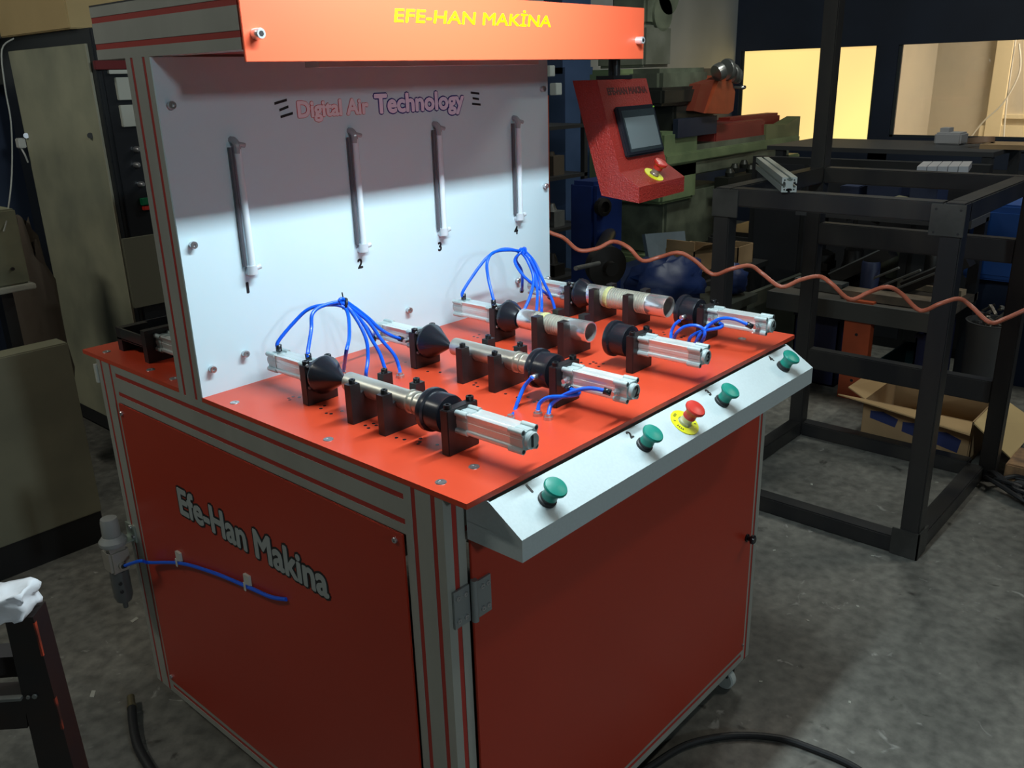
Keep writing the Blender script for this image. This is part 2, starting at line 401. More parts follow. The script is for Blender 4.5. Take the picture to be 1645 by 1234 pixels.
# name on the left side
EX, EY, EZ = Vector((1, 0, 0)), Vector((0, 1, 0)), Vector((0, 0, 1))
LSIL = M('silver_vinyl', (.36, .40, .40), .45)
text('lettering_outline', 'Efe-Han Makina', TXTBLK, bench, (-.0042, .905, .690), (0, -1, 0), EZ, .535, .062, bold=.0074, label='black outline of the side lettering')
text('lettering', 'Efe-Han Makina', LSIL, bench, (-.0042, .905, .690), (0, -1, 0), EZ, .535, .062, lift=.0008, bold=.0027, label='silver side lettering')
# bench top plate with notches for the uprights
PY0, PY1 = .742, .832
poly = [(.0, 0), (1.102, 0), (1.102, PY0-.001), (1.102-.05, PY0-.001), (1.102-.05, PY1+.001), (1.102, PY1+.001), (1.102, 1.2876), (.0, 1.2876), (.0, PY1+.001), (.046, PY1+.001), (.046, PY0-.001), (.0, PY0-.001)]
top = MB().prism(poly, (0, 0, .9905), EX, EY, EZ, .0095).build('bench_top', REDTOP, bench)
for p in ((.025, .661), (.025, .362), (.028, .083), (.101, .082), (.025, 1.0), (.026, .90), (.028, 1.22), (1.07, .09), (1.0, .082), (1.075, .36), (1.075, .66)):
    MB().lathe([(.0095, 0), (.0088, .0012), (.0045, .0012), (.0042, .0004), (0, .0004)], (p[0], p[1], 1.0), EZ, 14, cap=False).build('screw', SCREWM, top)
holes = MB()
for cx in (.139, .42, .672, .955):
    for yy in (.585, .60, .50, .455, .47, .36, .345, .27, .255, .24, .225, .195):
        for xx in (-.028, -.012):
            if random.random() < .6:
                x = cx+xx+random.uniform(-.006, .006)-.005; y = yy+random.uniform(-.004, .004)
                holes.lathe([(.0035, 0), (.0035, .0003)], (x, y, 1.0), EZ, 8)
hb = holes.build('drilled_holes', BLKP, top); hb['kind'] = 'stuff'
# castors
for (x, y) in ((1.035, .10), (.07, .12), (.07, 1.16), (1.035, 1.16)):
    c = MB().box((x-.05, y-.045, Z0-.006), (x+.05, y+.045, Z0)).box((x-.02, y-.03, .045), (x-.014, y+.02, Z0-.005)).box((x+.014, y-.03, .045), (x+.02, y+.02, Z0-.005)).build('castor', DKMETAL, bench)
    MB().lathe([(.026, -.012), (.030, -.009), (.030, .009), (.026, .012)], (x-.0, y-.012, .030), (1, 0, 0), 24).build('castor_wheel', M('grey_rubber', (.55, .60, .58), .5), c)
# uprights, canopy
ZH, ZC = 1.6398, 1.7319
profile('upright', (0, PY0, ZT), (S, PY1, ZH), 'z', ('-x',))
profile('upright', (1.053, PY0, ZT+.0), (1.098, PY1, ZH), 'z', ('+x',))
profile('canopy_beam', (0, .447, ZH), (S, .942, ZC), 'y', ('-x',))
profile('canopy_beam', (1.053, .447, ZH), (1.098, .942, ZC), 'y', ('+x',))
profile('canopy_beam', (S, .897, ZH), (1.053, .942, ZC), 'x', ('+y',))
profile('canopy_beam', (S, .447, ZH+.045), (1.053, .492, ZC), 'x', ())
MB().box((0, .447, ZC), (1.098, .942, ZC+.003)).build('canopy_roof', DKMETAL, bench)
MB().box((S, .449, ZH+.003), (1.053, .94, ZH+.007)).build('canopy_lining', M('red_canopy_lining', (.30, .06, .05), .5), bench)
for z in (ZH+.03, ZH+.06): MB().cyl((.018, .942, z), (.018, .948, z), .005).build('bolt', BLKP, bench)
# lamp under the canopy (switched off)
lens = M('milky_lamp_lens', (.75, .66, .66), .25, trans=.35)
MB().box((.18, .50, 1.614), (.80, .56, ZH+.002), bev=.010).build('lamp_lens', lens, bench)
for x in (.10, .88): MB().box((x, .52, 1.629), (x+.03, .535, ZH+.002)).build('clip', M('clear_clip', (.6, .55, .55), .3), bench)
# back panel
BP = .737
panel = MB().box((.0, BP, 1.0), (1.098, PY0-.0005, ZH-.001)).build('back_panel', WHITE, bench)
for (x, z) in ((.022, 1.557), (.024, 1.304), (.026, 1.055), (.103, 1.068), (.553, 1.065), (.952, 1.064), (1.081, 1.045), (1.071, 1.557), (1.076, 1.305)):
    o = MB().lathe([(.0055, 0), (.0055, .006), (.0075, .006), (.0075, .0115), (.0065, .013), (.0032, .013), (.003, .009), (0, .009)], (x, BP, z), (0, -1, 0), 14, cap=False).build('screw', SCREWM, panel)
VR = M('red_vinyl', (.62, .05, .05), .45); VN = M('navy_vinyl', (.02, .02, .22), .45); VW = M('pale_vinyl', (.85, .72, .78), .45); VW2 = M('pale_lilac_vinyl', (.85, .78, .95), .45)
NY = (0, 0, 1)
text('lettering_outline', 'Digital Air', VR, panel, (.297, BP, 1.523), EX, EZ, .182, .030, bold=.0028, label='red outline of the words Digital Air')
text('lettering', 'Digital Air', VW, panel, (.297, BP, 1.523), EX, EZ, .182, .030, bold=.0017, lift=.0008, label='pale words Digital Air')
text('lettering_outline', 'Technology', VN, panel, (.500, BP, 1.522), EX, EZ, .275, .038, bold=.0048, label='navy outline of the word Technology')
text('lettering', 'Technology', VW2, panel, (.500, BP, 1.522), EX, EZ, .275, .038, bold=.0022, lift=.0008, label='pale word Technology')
for sgn, x0, zc_ in ((1, .243, 1.536), (-1, .803, 1.540)):
    for k, (dx, L) in enumerate(((0, .030), (.006, .022), (.003, .030))):
        z = zc_+(.013-.013*k)
        a = x0+dx+(.004*k if sgn > 0 else 0); sl = .006*sgn if sgn > 0 else -.003
        MB().prism([(a, z), (a+L, z+sl), (a+L, z+sl+.005), (a, z+.005)], (0, BP-.0006, 0), EX, EZ, EY, .0006).build('dash_mark', TXTBLK, panel)
# level tubes with numbers
TUBED = M('dark_grey_tube', (.10, .10, .12), .3); TUBEC = M('clear_plastic_tube', (.70, .78, .86), .2); ELB = M('clear_elbow', (.36, .38, .42), .15); ELB2 = M('clear_fitting', (.58, .64, .70), .15)
for i, x in enumerate((.135, .421, .672, .955)):
    z0, z1 = 1.232, 1.476
    t = MB().cyl((x+.005, BP-.014, z0+.006), (x+.005, BP-.014, z1-.004), .0068).build('level_tube', TUBEC, panel)
    MB().cyl((x-.006, BP-.006, z0+.012), (x-.006, BP-.006, z1), .0042).build('dark_grey_rod', TUBED, t)  # narrow dark grey cylinder just left of the pale tube
    MB().tube([(x+.004, BP-.014, z1-.012), (x+.004, BP-.014, z1+.004), (x+.002, BP-.008, z1+.012), (x+.002, BP, z1+.013)], .0070).cyl((x+.006, BP-.016, z1+.006), (x+.020, BP-.016, z1+.002), .0045).build('top_elbow', ELB, t)
    MB().cyl((x+.004, BP-.014, z0+.014), (x+.004, BP-.014, z0-.004), .0105).cyl((x+.004, BP-.012, z0), (x+.004, BP, z0), .009).cyl((x+.004, BP-.014, z0+.006), (x+.022, BP-.016, z0+.010), .0055).build('bottom_fitting', ELB2, t)
    text('gauge_number', str(i+1), TXTBLK, panel, (x-.005, BP, 1.190), EX, EZ, None, .020, bold=.0012 if i else .0018, label='black number '+str(i+1))
# sign
sign = MB().box((.0, .438, 1.6215), (1.101, .443, 1.7354), bev=.0008).build('front_sign', SIGNM, bench); sign['label'] = 'bright orange sign board'
text('lettering', 'EFE-HAN MAK\u0130NA', M('yellow_vinyl', (.95, .85, .0), .4), sign, (.308, .438, 1.6865), EX, EZ, .437, .0215, bold=.0006, shear=.12, label='yellow lettering')
for (x, z) in ((.021, 1.662), (1.072, 1.663)):
    MB().lathe([(.0085, 0), (.0085, .016), (.0075, .018), (.0042, .018)], (x, .438, z), (0, -1, 0), 18, cap=False).lathe([(.0042, .0)], (x, .438, z), (0, -1, 0), 18, cap=False).build('standoff_bolt', M('polished_bolt', (.85, .85, .88), .25, .6), sign)
    MB().cyl((x, .421, z), (x, .4195, z), .0043, seg=6).build('hex_socket', TXTBLK, sign)

# ------------------------------------------------------------------ control console
con = thing('control_console', 'long sloping pale grey control box fixed under the front edge of the red bench top', 'control console', (.549, -.01, .9077))
C1, C2, C3 = (-.006, .9864), (-.0692, .9452), (-.0692, .9077)
poly = [(FY-.007, .940), (-.0035, .940), (-.0035, .9865), C1, C2, C3, (FY-.007, C3[1])]
mb = MB().prism([(y, z) for y, z in poly], (.0424, 0, 0), EY, EZ, EX, 1.0135)
mb.build('housing', GREYB, con)
for x in (.0424, 1.0539): MB().prism([(FY-.007, .9395), (FY-.007, .988), (-.0035, .988), (-.0035, .9395)], (x, 0, 0), EY, EZ, EX, .002).build('cheek', GREYB, con)
sl = Vector((0, C2[0]-C1[0], C2[1]-C1[1])).normalized(); nr = Vector((0, sl.z, -sl.y)).normalized()
if nr.z < 0: nr = -nr
def on(x, t): return Vector((x, C1[0], C1[1]))+sl*t
for i, x in enumerate((.136, .408, .686, .961)):
    p = on(x, .040)
    b = MB().lathe([(.0135, .010), (.0125, .018), (.0135, .024), (.0195, .031), (.0200, .034), (.0185, .0365), (.010, .0385), (0, .0388)], p, nr, 28, cap=False).build('push_button', GREENB, con)
    MB().lathe([(.0155, 0), (.0155, .005), (.0135, .006), (.0135, .011)], p, nr, 24).build('button_collar', TXTBLK, b)
    text('button_number', str(i+1), TXTBLK, con, on(x-.012, .0165)+nr*.0001, EX, -sl, None, .0145, bold=.0009 if i else .0013, label='black number '+str(i+1))
p = on(.545, .040)
e = MB().lathe([(.013, .018), (.012, .026), (.0135, .031), (.0195, .038), (.0200, .041), (.0185, .0435), (.010, .0455), (0, .0458)], p, nr, 28, cap=False).build('emergency_stop', REDB, con)
MB().lathe([(.0125, 0), (.0125, .006), (.011, .008), (.011, .019)], p, nr, 24).build('button_stem', M('pale_metal_stem', (.55, .57, .5), .35, .4), e)
MB().lathe([(.0300, 0), (.0300, .0018), (.0145, .0022), (.0145, 0)], p, nr, 40, cap=False).build('warning_ring', YEL, e)
YT = M('dark_print_on_yellow', (.09, .09, .01), .5)
mb = MB()
q1 = EX; q2 = sl
for a0, a1 in ((150, 262), (330, 392)):
    k = a0
    while k < a1:
        t = math.radians(k); r0 = .0205; r1 = .0255
        d1 = q1*math.cos(t)+q2*math.sin(t); d2 = q1*math.cos(t+.10)+q2*math.sin(t+.10)
        if random.random() < .8: mb.quad(*[p+nr*.0024+v for v in (d1*r0, d2*r0, d2*r1, d1*r1)])
        k += 10
mb.build('ring_print', YT, e)['kind'] = 'stuff'

# ------------------------------------------------------------------ clamping stations
ZA = 1.057
SX = (.139, .420, .672, .955)
SN = ('first', 'second', 'third', 'fourth')
WH = ('nearest the camera', 'second from the camera', 'third from the camera', 'farthest from the camera')
def cyl_profile(half):
    """outer section of a profile-tube cylinder: four rounded corners with recesses between"""
    h = half; pts = []
    loc = [(h*.80, -h*.50), (h*.80, -h*.20), (h*.84, -h*.17), (h*.84, h*.17), (h*.80, h*.20), (h*.80, h*.50), (h*.96, h*.56), (h, h*.66), (h, h*.84), (h*.94, h*.94)]
    for k in range(4):
        a = math.pi/2*k
        for (x, y) in loc: pts.append((x*math.cos(a)-y*math.sin(a), x*math.sin(a)+y*math.cos(a)))
    return pts
def big_cylinder(par, x, ys, ye, port_side, ports=True):
    """aluminium pneumatic cylinder from ys (block face) to ye along y"""
    s = 1 if ye > ys else -1; L = abs(ye-ys); ax = Vector((0, s, 0)); h = .0200
    body = MB().prism(cyl_profile(h*.93), (x, ys+s*.022, ZA), EX, EZ, ax, L-.044).build('cylinder_barrel', CYLA, par)
    for nm, a0, a1 in (('cylinder_front_cap', 0, .024), ('cylinder_end_cap', L-.026, L)):
        mb = MB()
        mb.prism(cyl_profile(h), (x, ys+s*a0, ZA), EX, EZ, ax, a1-a0)
        o = mb.build(nm, CYLCAP, par)
        for dx in (-1, 1):
            for dz in (-1, 1):
                c = Vector((x+dx*.0155, ys, ZA+dz*.0155))
                MB().cyl(c+ax*(a0-.0015 if a0 else .0), c+ax*(a1+.0012), .0052, seg=12).build('tie_rod_boss', CYLCAP, o)
                if a0: MB().cyl(c+ax*(a1+.0010), c+ax*(a1+.0016), .0034, seg=10).build('socket_hole', TXTBLK, o)
    for dz, dx in ((.0165, .0), (.006, -.0188), (-.008, -.0188)): pass
    cap = MB().lathe([(.0145, 0), (.0145, .007), (.0125, .009), (0, .009)], (x, ye, ZA), ax, 28, cap=False).build('end_disc', CYLCAP, par)
    if ports:
        for t in (.016, L-.018):
            a = Vector((x+port_side*.0195, ys+s*t, ZA)); b = a+Vector((port_side*.016, 0, 0))
            f = MB().cyl(a, a+(b-a)*.45, .0062, seg=6).cyl(a+(b-a)*.45, b, .0045).build('port_fitting', SCREWM, par)
    return body
def bolt(x, y, z, par, r=.0068):
    MB().lathe([(r, 0), (r, .007), (r*.9, .008), (r*.5, .008), (r*.48, .004), (0, .004)], (x, y, z), EZ, 14, cap=False).build('bolt', BOLTB, par)
def rear_unit(i, x):
    t = thing('rear_clamp_cylinder', '', 'clamp cylinder', (x, .60, 1.0))
    MB().box((x-.036, .526, 1.0), (x+.036, .545, 1.080), bev=.0012).build('mounting_block', BLK, t)
    for dx in (-.026, .026): bolt(x+dx, .5355, 1.080, t)
    ph = {0: None, 1: -1, 2: None, 3: -1}[i]
    big_cylinder(t, x, .545, .68, ph or 1, ph is not None)
    MB().lathe([(.012, 0), (.012, .004), (.036, .005), (.0375, .008), (.0375, .014), (.004, .072), (0, .074)] if i < 2 else [(.012, 0), (.012, .004), (.036, .005), (.0375, .008), (.0375, .016), (.020, .046), (.0, .047)], (x, .526, ZA), (0, -1, 0), 36, cap=False).build('sealing_cone', BLKP, t)
    for dz in (-.02, .024): MB().cyl((x-.030, .526, ZA+dz), (x-.030, .523, ZA+dz), .0035, seg=8).build('cone_screw', SCREWM, t)
    return t
def front_unit(i, x):
    t = thing('front_clamp_cylinder', '', 'clamp cylinder', (x, .10, 1.0))
    MB().box((x-.036, .140, 1.0), (x+.036, .158, 1.080), bev=.0012).build('mounting_block', BLK, t)
    for dx in (-.026, .026): bolt(x+dx, .149, 1.080, t)
    big_cylinder(t, x, .140, -.004, -1 if i in (1, 3) else 1)
    MB().lathe([(.016, 0), (.016, .010), (.033, .012), (.034, .016), (.034, .046), (.0385, .048), (.0390, .056), (.0375, .060), (.031, .060), (.030, .044), (0, .044)], (x, .158, ZA), EY, 36, cap=False).build('sealing_cup', BLKP, t)
    if i in (1, 3): MB().cyl((x-.033, .19, ZA-.004), (x-.046, .192, ZA-.004), .0055, seg=10).build('cup_fitting', SCREWM, t)
    text('cylinder_number', str(i+1), TXTBLK, t, (x-.005, -.0132, ZA-.008), EX, EZ, None, .018, bold=.0007 if i else .0012, label='black number '+str(i+1))
    return t
def saddle(i, x, y, k):
    """U shaped pipe rest: two arms, curved seat between"""
    h = .075 if i < 2 else .083; w_ = .050; xc = x+.006; a = .0135
    if i >= 2: w_ = .049
    pts = [(-w_, 0), (w_, 0), (w_, .045 if i >= 2 and k == 0 else h-.012), (w_, h), (w_-.022, h), (w_-.023, h-.02)]
    R_ = (.0205, .0205, .0245, .0270)[i]
    seat = (ZA-.0185-.0008) if i < 2 else (ZA+.001-(.0235, .0265)[i-2]-.0008)
    seat -= 1.0
    n = 8
    for j in range(n+1):
        th = math.pi*j/n
        pts.append((R_*math.cos(th), seat+R_-R_*math.sin(th)))
    pts += [(-w_+.023, h-.02), (-w_+.022, h), (-w_, h)]
    t = thing('pipe_saddle', '', 'pipe rest', (xc, y, 1.0))
    MB().prism(pts, (xc, y-.0085, 1.0), EX, EZ, EY, .017).build('saddle_block', BLK, t)
    if i < 2:
        for dx in (-w_+.012, w_-.012): bolt(xc+dx, y, 1.0+h, t, .0062)
    return t
def pipe(i, x):
    if i < 2:
        y0, y1 = .232, .445; r = .0185; prof = []
        segs = [(0, r-.0015), (.001, r), (.020, r), (.021, r+.0025), (.024, r+.0025), (.026, r), (.034, r), (.035, r+.003), (.039, r+.003), (.041, r+.0004), (.070, r), (.19, r), (.196, r), (.212, r), (.213, r-.0015)]
        o = MB().lathe([(r-.002, .06)]+[(r-.003, .0)]+[(rr, t) for t, rr in segs]+[(r-.003, .213), (r-.003, .15)], (x+.004, y0, ZA), EY, 36, cap=False).build('steel_pipe', STEELP)
        tag(o, '', 'pipe')
    else:
        r = .0235 if i == 2 else .0265; y0, y1 = (.278, .256)[i-2], (.474, .496)[i-2]
        t = thing('flexible_pipe', '', 'pipe', (x+.004, .36, 1.03))
        zc = ZA+.001
        MB().lathe([(r-.003, .05), (r-.003, .0), (r-.0005, 0), (r, .002), (r, .052), (r-.003, .058)], (x+.004, y0, zc), EY, 40, cap=False).build('polished_end', CHROME, t)
        MB().lathe([(r-.003, -.05), (r-.003, .0), (r-.0005, 0), (r, -.002), (r, -.042), (r-.003, -.048)], (x+.004, y1, zc), EY, 40, cap=False).build('polished_end', CHROME, t)
        pr = []; yy = .056; L = y1-y0-.046
        while yy < L: pr += [(r-.0045, yy), (r-.0005, yy+.0018), (r-.0005, yy+.0036), (r-.0045, yy+.0054)]; yy += .0066
        MB().lathe(pr, (x+.004, y0, zc), EY, 36, cap=False, smooth=False).build('corrugated_bellows', M('bellows_steel', (.80, .79, .70), .34, .75, var=.1, scale=20), t)
        MB().lathe([(r-.002, 0), (r+.0012, .002), (r+.0006, .010), (r-.001, .013)], (x+.004, y1-.074, zc), EY, 28, cap=False).build('adhesive_band', M('dried_yellow_adhesive', (.55, .55, .25), .6, bump=.6, scale=60), t)
        o = t
    return o
for i, x in enumerate(SX):
    a = rear_unit(i, x); a['label'] = f'silver cylinder with black cone near the white panel, {SN[i]} from the left'
    b = front_unit(i, x); b['label'] = ('silver cylinder with black cup at the front of the bench, ' + ('nearest the camera', 'second from the camera', 'third from the camera', 'farthest from the camera')[i])
    ys = ((.3885, .300), (.386, .2975), (.400, .325), (.452, .3495))[i]
    for k, y in enumerate(ys):
        s_ = saddle(i, x, y, k)
        s_['label'] = f'black U shaped rest under the {SN[i]} pipe from the left, ' + ('rear one' if k == 0 else 'front one')
    p_ = pipe(i, x)
    p_['label'] = ('plain nickel pipe in black rests, in the row nearest the camera', 'plain nickel pipe with open ringed end in the second row from the left',
                   'smaller corrugated pipe with shiny ends, in the third row', 'larger corrugated pipe with yellow adhesive marks in the farthest row')[i]

# ------------------------------------------------------------------ blue air hoses
def hose(pts, label, r=.0038, ends=(0, 0), name='air_hose', mat=BLUEH, grp=None):
    t = thing(name, label, 'hose', pts[0]) if any(ends) else None
    mb = MB().tube(pts, r, 10, 6)
    if t is None:
        o = mb.build(name, mat); tag(o, label, 'hose', grp); return o
    mb.build('tube', mat, t)
    for e, p, q in ((ends[0], pts[0], pts[1]), (ends[1], pts[-1], pts[-2])):
        if not e: continue
        p, q = Vector(p), Vector(q)
        if e == 1: MB().cyl((p.x, p.y, 1.0), (p.x, p.y, 1.006), .0085, seg=12).cyl((p.x, p.y, 1.006), (p.x, p.y, 1.011), .0055, seg=12).build('push_in_fitting', SCREWM, t)
        else:
            d = (q-p).normalized(); MB().cyl(p-d*.004, p+d*.010, .0062, seg=10).build('push_in_fitting', BLKP, t)
    return t
def path(lst): return [P(a, b, ax, v) for a, b, ax, v in lst]
G1 = 'Y'
TA = P(549, 492, 'y', .60)
def T(dx, dz): return TA+Vector((dx, 0, dz))
hose([Vector((SX[0], .662, ZA+.024)), Vector((SX[0], .662, ZA+.040))]+path([ (475, 515, 'y', .650), (497, 496, 'y', .635), (524, 490, 'y', .615)])+[T(0, 0)]+path([(559, 505, 'y', .58), (561, 540, 'y', .53), (556, 566, 'y', .50)])+[P(552, 596, 'z', 1.012)], 'blue hose looping highest from the first rear cylinder to the plate behind its cone', ends=(2, 1))
hose([Vector((SX[0], .562, ZA+.024)), Vector((SX[0], .563, ZA+.036))]+path([ (500, 530, 'y', .59), (502, 504, 'y', .60), (520, 491, 'y', .605)])+[T(.002, .006)]+path([(572, 512, 'y', .58), (588, 545, 'y', .555), (591, 575, 'y', .545), (588, 600, 'y', .535)])+[P(588, 612, 'z', 1.0)], 'blue hose from beside the first rear block to the plate behind the nearest pipe', ends=(2, 1))
hose([T(-.004, .004), T(.004, .003)]+path([(580, 515, 'y', .58), (597, 545, 'y', .56), (610, 568, 'y', .545), (619, 595, 'y', .53)])+[P(620, 604, 'z', 1.004)], 'blue hose from the tied bundle to the plate behind the first row rest', ends=(0, 1))
hose([T(-.005, .007), T(.006, .006)]+path([(590, 515, 'y', .58), (612, 545, 'y', .56), (633, 570, 'y', .54), (641, 590, 'y', .53)])+[P(643, 602, 'z', 1.006)], 'blue hose from the tied bundle to the silver fitting on the open plate', ends=(0, 1))
hose([T(-.006, .009), T(.008, .010)]+path([(588, 508, 'y', .59), (610, 528, 'y', .575), (630, 540, 'y', .565), (645, 545, 'x', .392)]), 'blue hose from the tied bundle to the port beside the second rear block', ends=(0, 2))
hose([T(-.006, .012), T(.007, .012)]+path([(578, 512, 'y', .62), (592, 530, 'y', .65), (600, 545, 'x', .392)]), 'short blue hose from the tied bundle to the back of the second rear cylinder', ends=(0, 2))
tag(MB().lathe([(.0125, 0), (.0125, .004)], T(.006, .0045), (.9, -.3, -.3), 14).cyl(T(.006, .012), T(.004, .028), .0014, seg=6).build('cable_tie', TXTBLK), 'black cable tie around the left bundle of blue hoses', 'cable tie')
TB = P(838, 407, 'y', .62)
def U(dx, dz): return TB+Vector((dx, 0, dz))
hose([Vector((SX[2], .662, ZA+.024)), Vector((SX[2], .662, ZA+.042))]+path([ (775, 422, 'y', .65), (795, 405, 'y', .64), (815, 400, 'y', .63)])+[U(0, 0)]+path([(850, 425, 'y', .60), (857, 448, 'y', .58), (852, 475, 'y', .56)])+[P(842, 498, 'y', .55)], 'blue hose looping highest from the third rear cylinder over its cone', ends=(2, 0))
hose([Vector((SX[2], .562, ZA+.024)), Vector((SX[2], .563, ZA+.036))]+path([ (784, 445, 'y', .59), (783, 420, 'y', .60), (797, 404, 'y', .61)])+[U(.002, .003)]+path([(856, 430, 'y', .6), (863, 465, 'y', .57), (862, 500, 'y', .54)])+[P(862, 515, 'z', 1.0)], 'blue hose from beside the third rear block down to the plate behind its pipe', ends=(2, 1))
hose([U(-.006, .004), U(.002, .006)]+path([(853, 420, 'y', .6), (866, 450, 'y', .58), (870, 480, 'y', .56), (870, 500, 'y', .54)])+[P(870, 514, 'z', 1.0)], 'blue hose from the right bundle straight down to the plate', ends=(0, 1))
hose([U(-.006, .008), U(.004, .009)]+path([(858, 420, 'y', .6), (872, 450, 'y', .57), (886, 480, 'y', .55), (892, 500, 'y', .54)])+[P(893, 515, 'z', 1.0)], 'outermost blue hose of the right bundle reaching the plate by the fourth block', ends=(0, 1))
hose([U(.004, .006), U(-.006, .003)]+path([(829, 418, 'y', .64), (838, 435, 'y', .655), (839, 458, 'y', .665)])+[P(838, 467, 'x', .932)], 'blue hose dropping steeply to the back of the fourth rear cylinder', ends=(0, 2))
hose([U(.006, .004), U(-.008, .001)]+path([(827, 420, 'y', .63), (840, 442, 'y', .60), (858, 458, 'y', .58), (875, 470, 'y', .57)])+[P(884, 478, 'x', .93)], 'blue hose crossing the right bundle to the port beside the fourth block', ends=(0, 2))
tag(MB().lathe([(.0115, 0), (.0115, .004)], U(.006, .0045), (.9, -.3, -.3), 14).build('cable_tie', BLUEH), 'blue tie around the right bundle of blue hoses', 'cable tie')
# front hoses
xs = SX[1]-.040
hose([P(855, 606, 'x', SX[1]-.05), P(842, 622, 'x', SX[1]-.055), P(832, 645, 'x', .345), P(826, 662, 'x', .33), P(820, 672, 'z', 1.004)], 'blue hose from the second black cup down behind the cylinder marked 1', ends=(0, 1))
hose([P(864, 661, 'z', 1.008), P(867, 648, 'x', .345), P(880, 639, 'x', .35), P(905, 637, 'x', .355), P(926, 634, 'x', .362), P(930, 629, 'x', .368), P(922, 627, 'x', .372), P(912, 624, 'x', .376)], 'blue hose looping from the left front plate fitting to the rear port of cylinder 2', ends=(1, 2))
hose([P(881, 667, 'z', 1.008), P(885, 651, 'x', .350), P(898, 640, 'x', .355), P(918, 630, 'x', .358), P(945, 624, 'x', .362), P(968, 627, 'x', .366), P(978, 630, 'x', .372)], 'blue hose from the right front plate fitting to the end port of cylinder 2', ends=(1, 2))
xs = SX[3]-.05
hose([P(1092, 515, 'x', xs), P(1083, 523, 'x', xs-.004), P(1078, 537, 'x', xs-.01), P(1079, 549, 'z', 1.004)], 'short blue hose from the fourth black cup down to the plate', ends=(0, 1))
hose([P(1082, 548, 'z', 1.004), P(1087, 535, 'x', .86), P(1100, 525, 'x', .86), P(1118, 523, 'x', .865), P(1131, 530, 'x', .87), P(1131, 542, 'x', .87), P(1124, 554, 'z', 1.004)], 'blue hose arching round between two plate fittings beside cylinder 3', ends=(1, 1))
hose([P(1106, 552, 'z', 1.004), P(1110, 541, 'x', .875), P(1125, 533, 'x', .88), P(1145, 529, 'x', .885), P(1158, 526, 'x', .89), P(1160, 521, 'x', .90), P(1152, 520, 'x', .908)], 'blue hose from the plate to the rear port of cylinder 4', ends=(1, 2))
hose([P(1116, 555, 'z', 1.004), P(1124, 538, 'x', .87), P(1138, 523, 'x', .885), P(1158, 512, 'x', .89), P(1180, 513, 'x', .895), P(1200, 521, 'x', .90), P(1206, 524, 'x', .905)], 'blue hose arching from the plate to the end port of cylinder 4', ends=(1, 2))

# rear station behind the panel
rs = thing('rear_tray_cylinder', 'silver cylinder with two black blocks on the plate behind the white panel', 'clamp cylinder', (.10, 1.1, 1.0))
MB().box((.055, 1.190, 1.0), (.125, 1.212, 1.056)).build('mounting_block', BLK, rs)
MB().box((.045, 1.045, 1.0), (.150, 1.064, 1.075)).build('mounting_block', BLK, rs)
tr = MB(); tr.box((.055, 1.075, 1.030), (.060, 1.190, 1.056)).box((.245, 1.075, 1.030), (.250, 1.212, 1.056)).box((.125, 1.207, 1.030), (.25, 1.212, 1.056)).box((.055, 1.075, 1.028), (.25, 1.212, 1.032))
tr.build('black_tray', BLKP, rs)
_z = ZA; ZA = 1.045
big_cylinder(rs, .085, 1.045, .90, -1, False)
ZA = _z
tag(MB().box((-.004, 1.222, .93), (.022, 1.232, .975)).build('end_plate', M('pale_plastic', (.5, .52, .48), .5)), 'small pale plastic plate at the rear left corner of the bench', 'plate')

# ------------------------------------------------------------------ air regulator with supply hose
reg = thing('air_regulator', 'grey filter regulator with ribbed knob hanging beside the rear left post', 'regulator', (-.045, 1.21, .33))
GR = M('regulator_grey', (.30, .31, .30), .45); GR2 = M('regulator_alloy', (.36, .34, .30), .45, .3); SM = M('smoked_bowl', (.09, .095, .095), .3)
rx, ry = -.047, 1.21
MB().lathe([(.021, .545), (.022, .548), (.021, .583), (.019, .592), (.0, .594)], (rx, ry, 0), EZ, 24, cap=False).build('adjuster_knob', GR, reg)
MB().lathe([(.031, .520), (.033, .524), (.033, .532), (.023, .545)], (rx, ry, 0), EZ, 24).build('knob_collar', GR, reg)
MB().box((rx-.025, ry-.025, .448), (rx+.025, ry+.025, .512), bev=.006).box((rx-.021, ry-.021, .512), (rx+.021, ry+.021, .522)).cyl((rx, ry-.022, .47), (rx, ry-.034, .47), .009).cyl((rx, ry+.022, .47), (rx, ry+.036, .47), .009).build('regulator_body', GR2, reg)
MB().lathe([(.022, .448), (.023, .440), (.023, .375), (.018, .360), (.007, .355), (.006, .338), (0, .338)], (rx, ry, 0), EZ, 24, cap=False).build('filter_bowl', SM, reg)
for z in (.42, .397): MB().cyl((rx-.010, ry-.0205, z), (rx-.011, ry-.0240, z), .0045, seg=10).build('sight_hole', TXTBLK, reg)
MB().box((rx-.02, ry-.02, .518), (-.001, ry+.02, .522)).box((-.004, ry-.03, .515), (-.0, ry+.015, .56)).build('bracket', M('galvanised_bracket', (.45, .52, .46), .4, .7), reg)
for p in ((ry-.012, .553), (ry-.022, .530)): screw((-.004, p[0], p[1]), (-1, 0, 0), .006, reg)
sh = hose([(rx, ry-.034, .47), (-.035, 1.10, .508), P(240, 904, 'x', -.016), P(290, 905, 'x', -.010), P(345, 921, 'x', -.010), P(400, 944, 'x', -.010), P(435, 959, 'x', -.010), P(460, 963, 'x', -.006)], 'blue supply hose clipped along the red left side panel', r=.0042, ends=(2, 0), name='supply_hose')
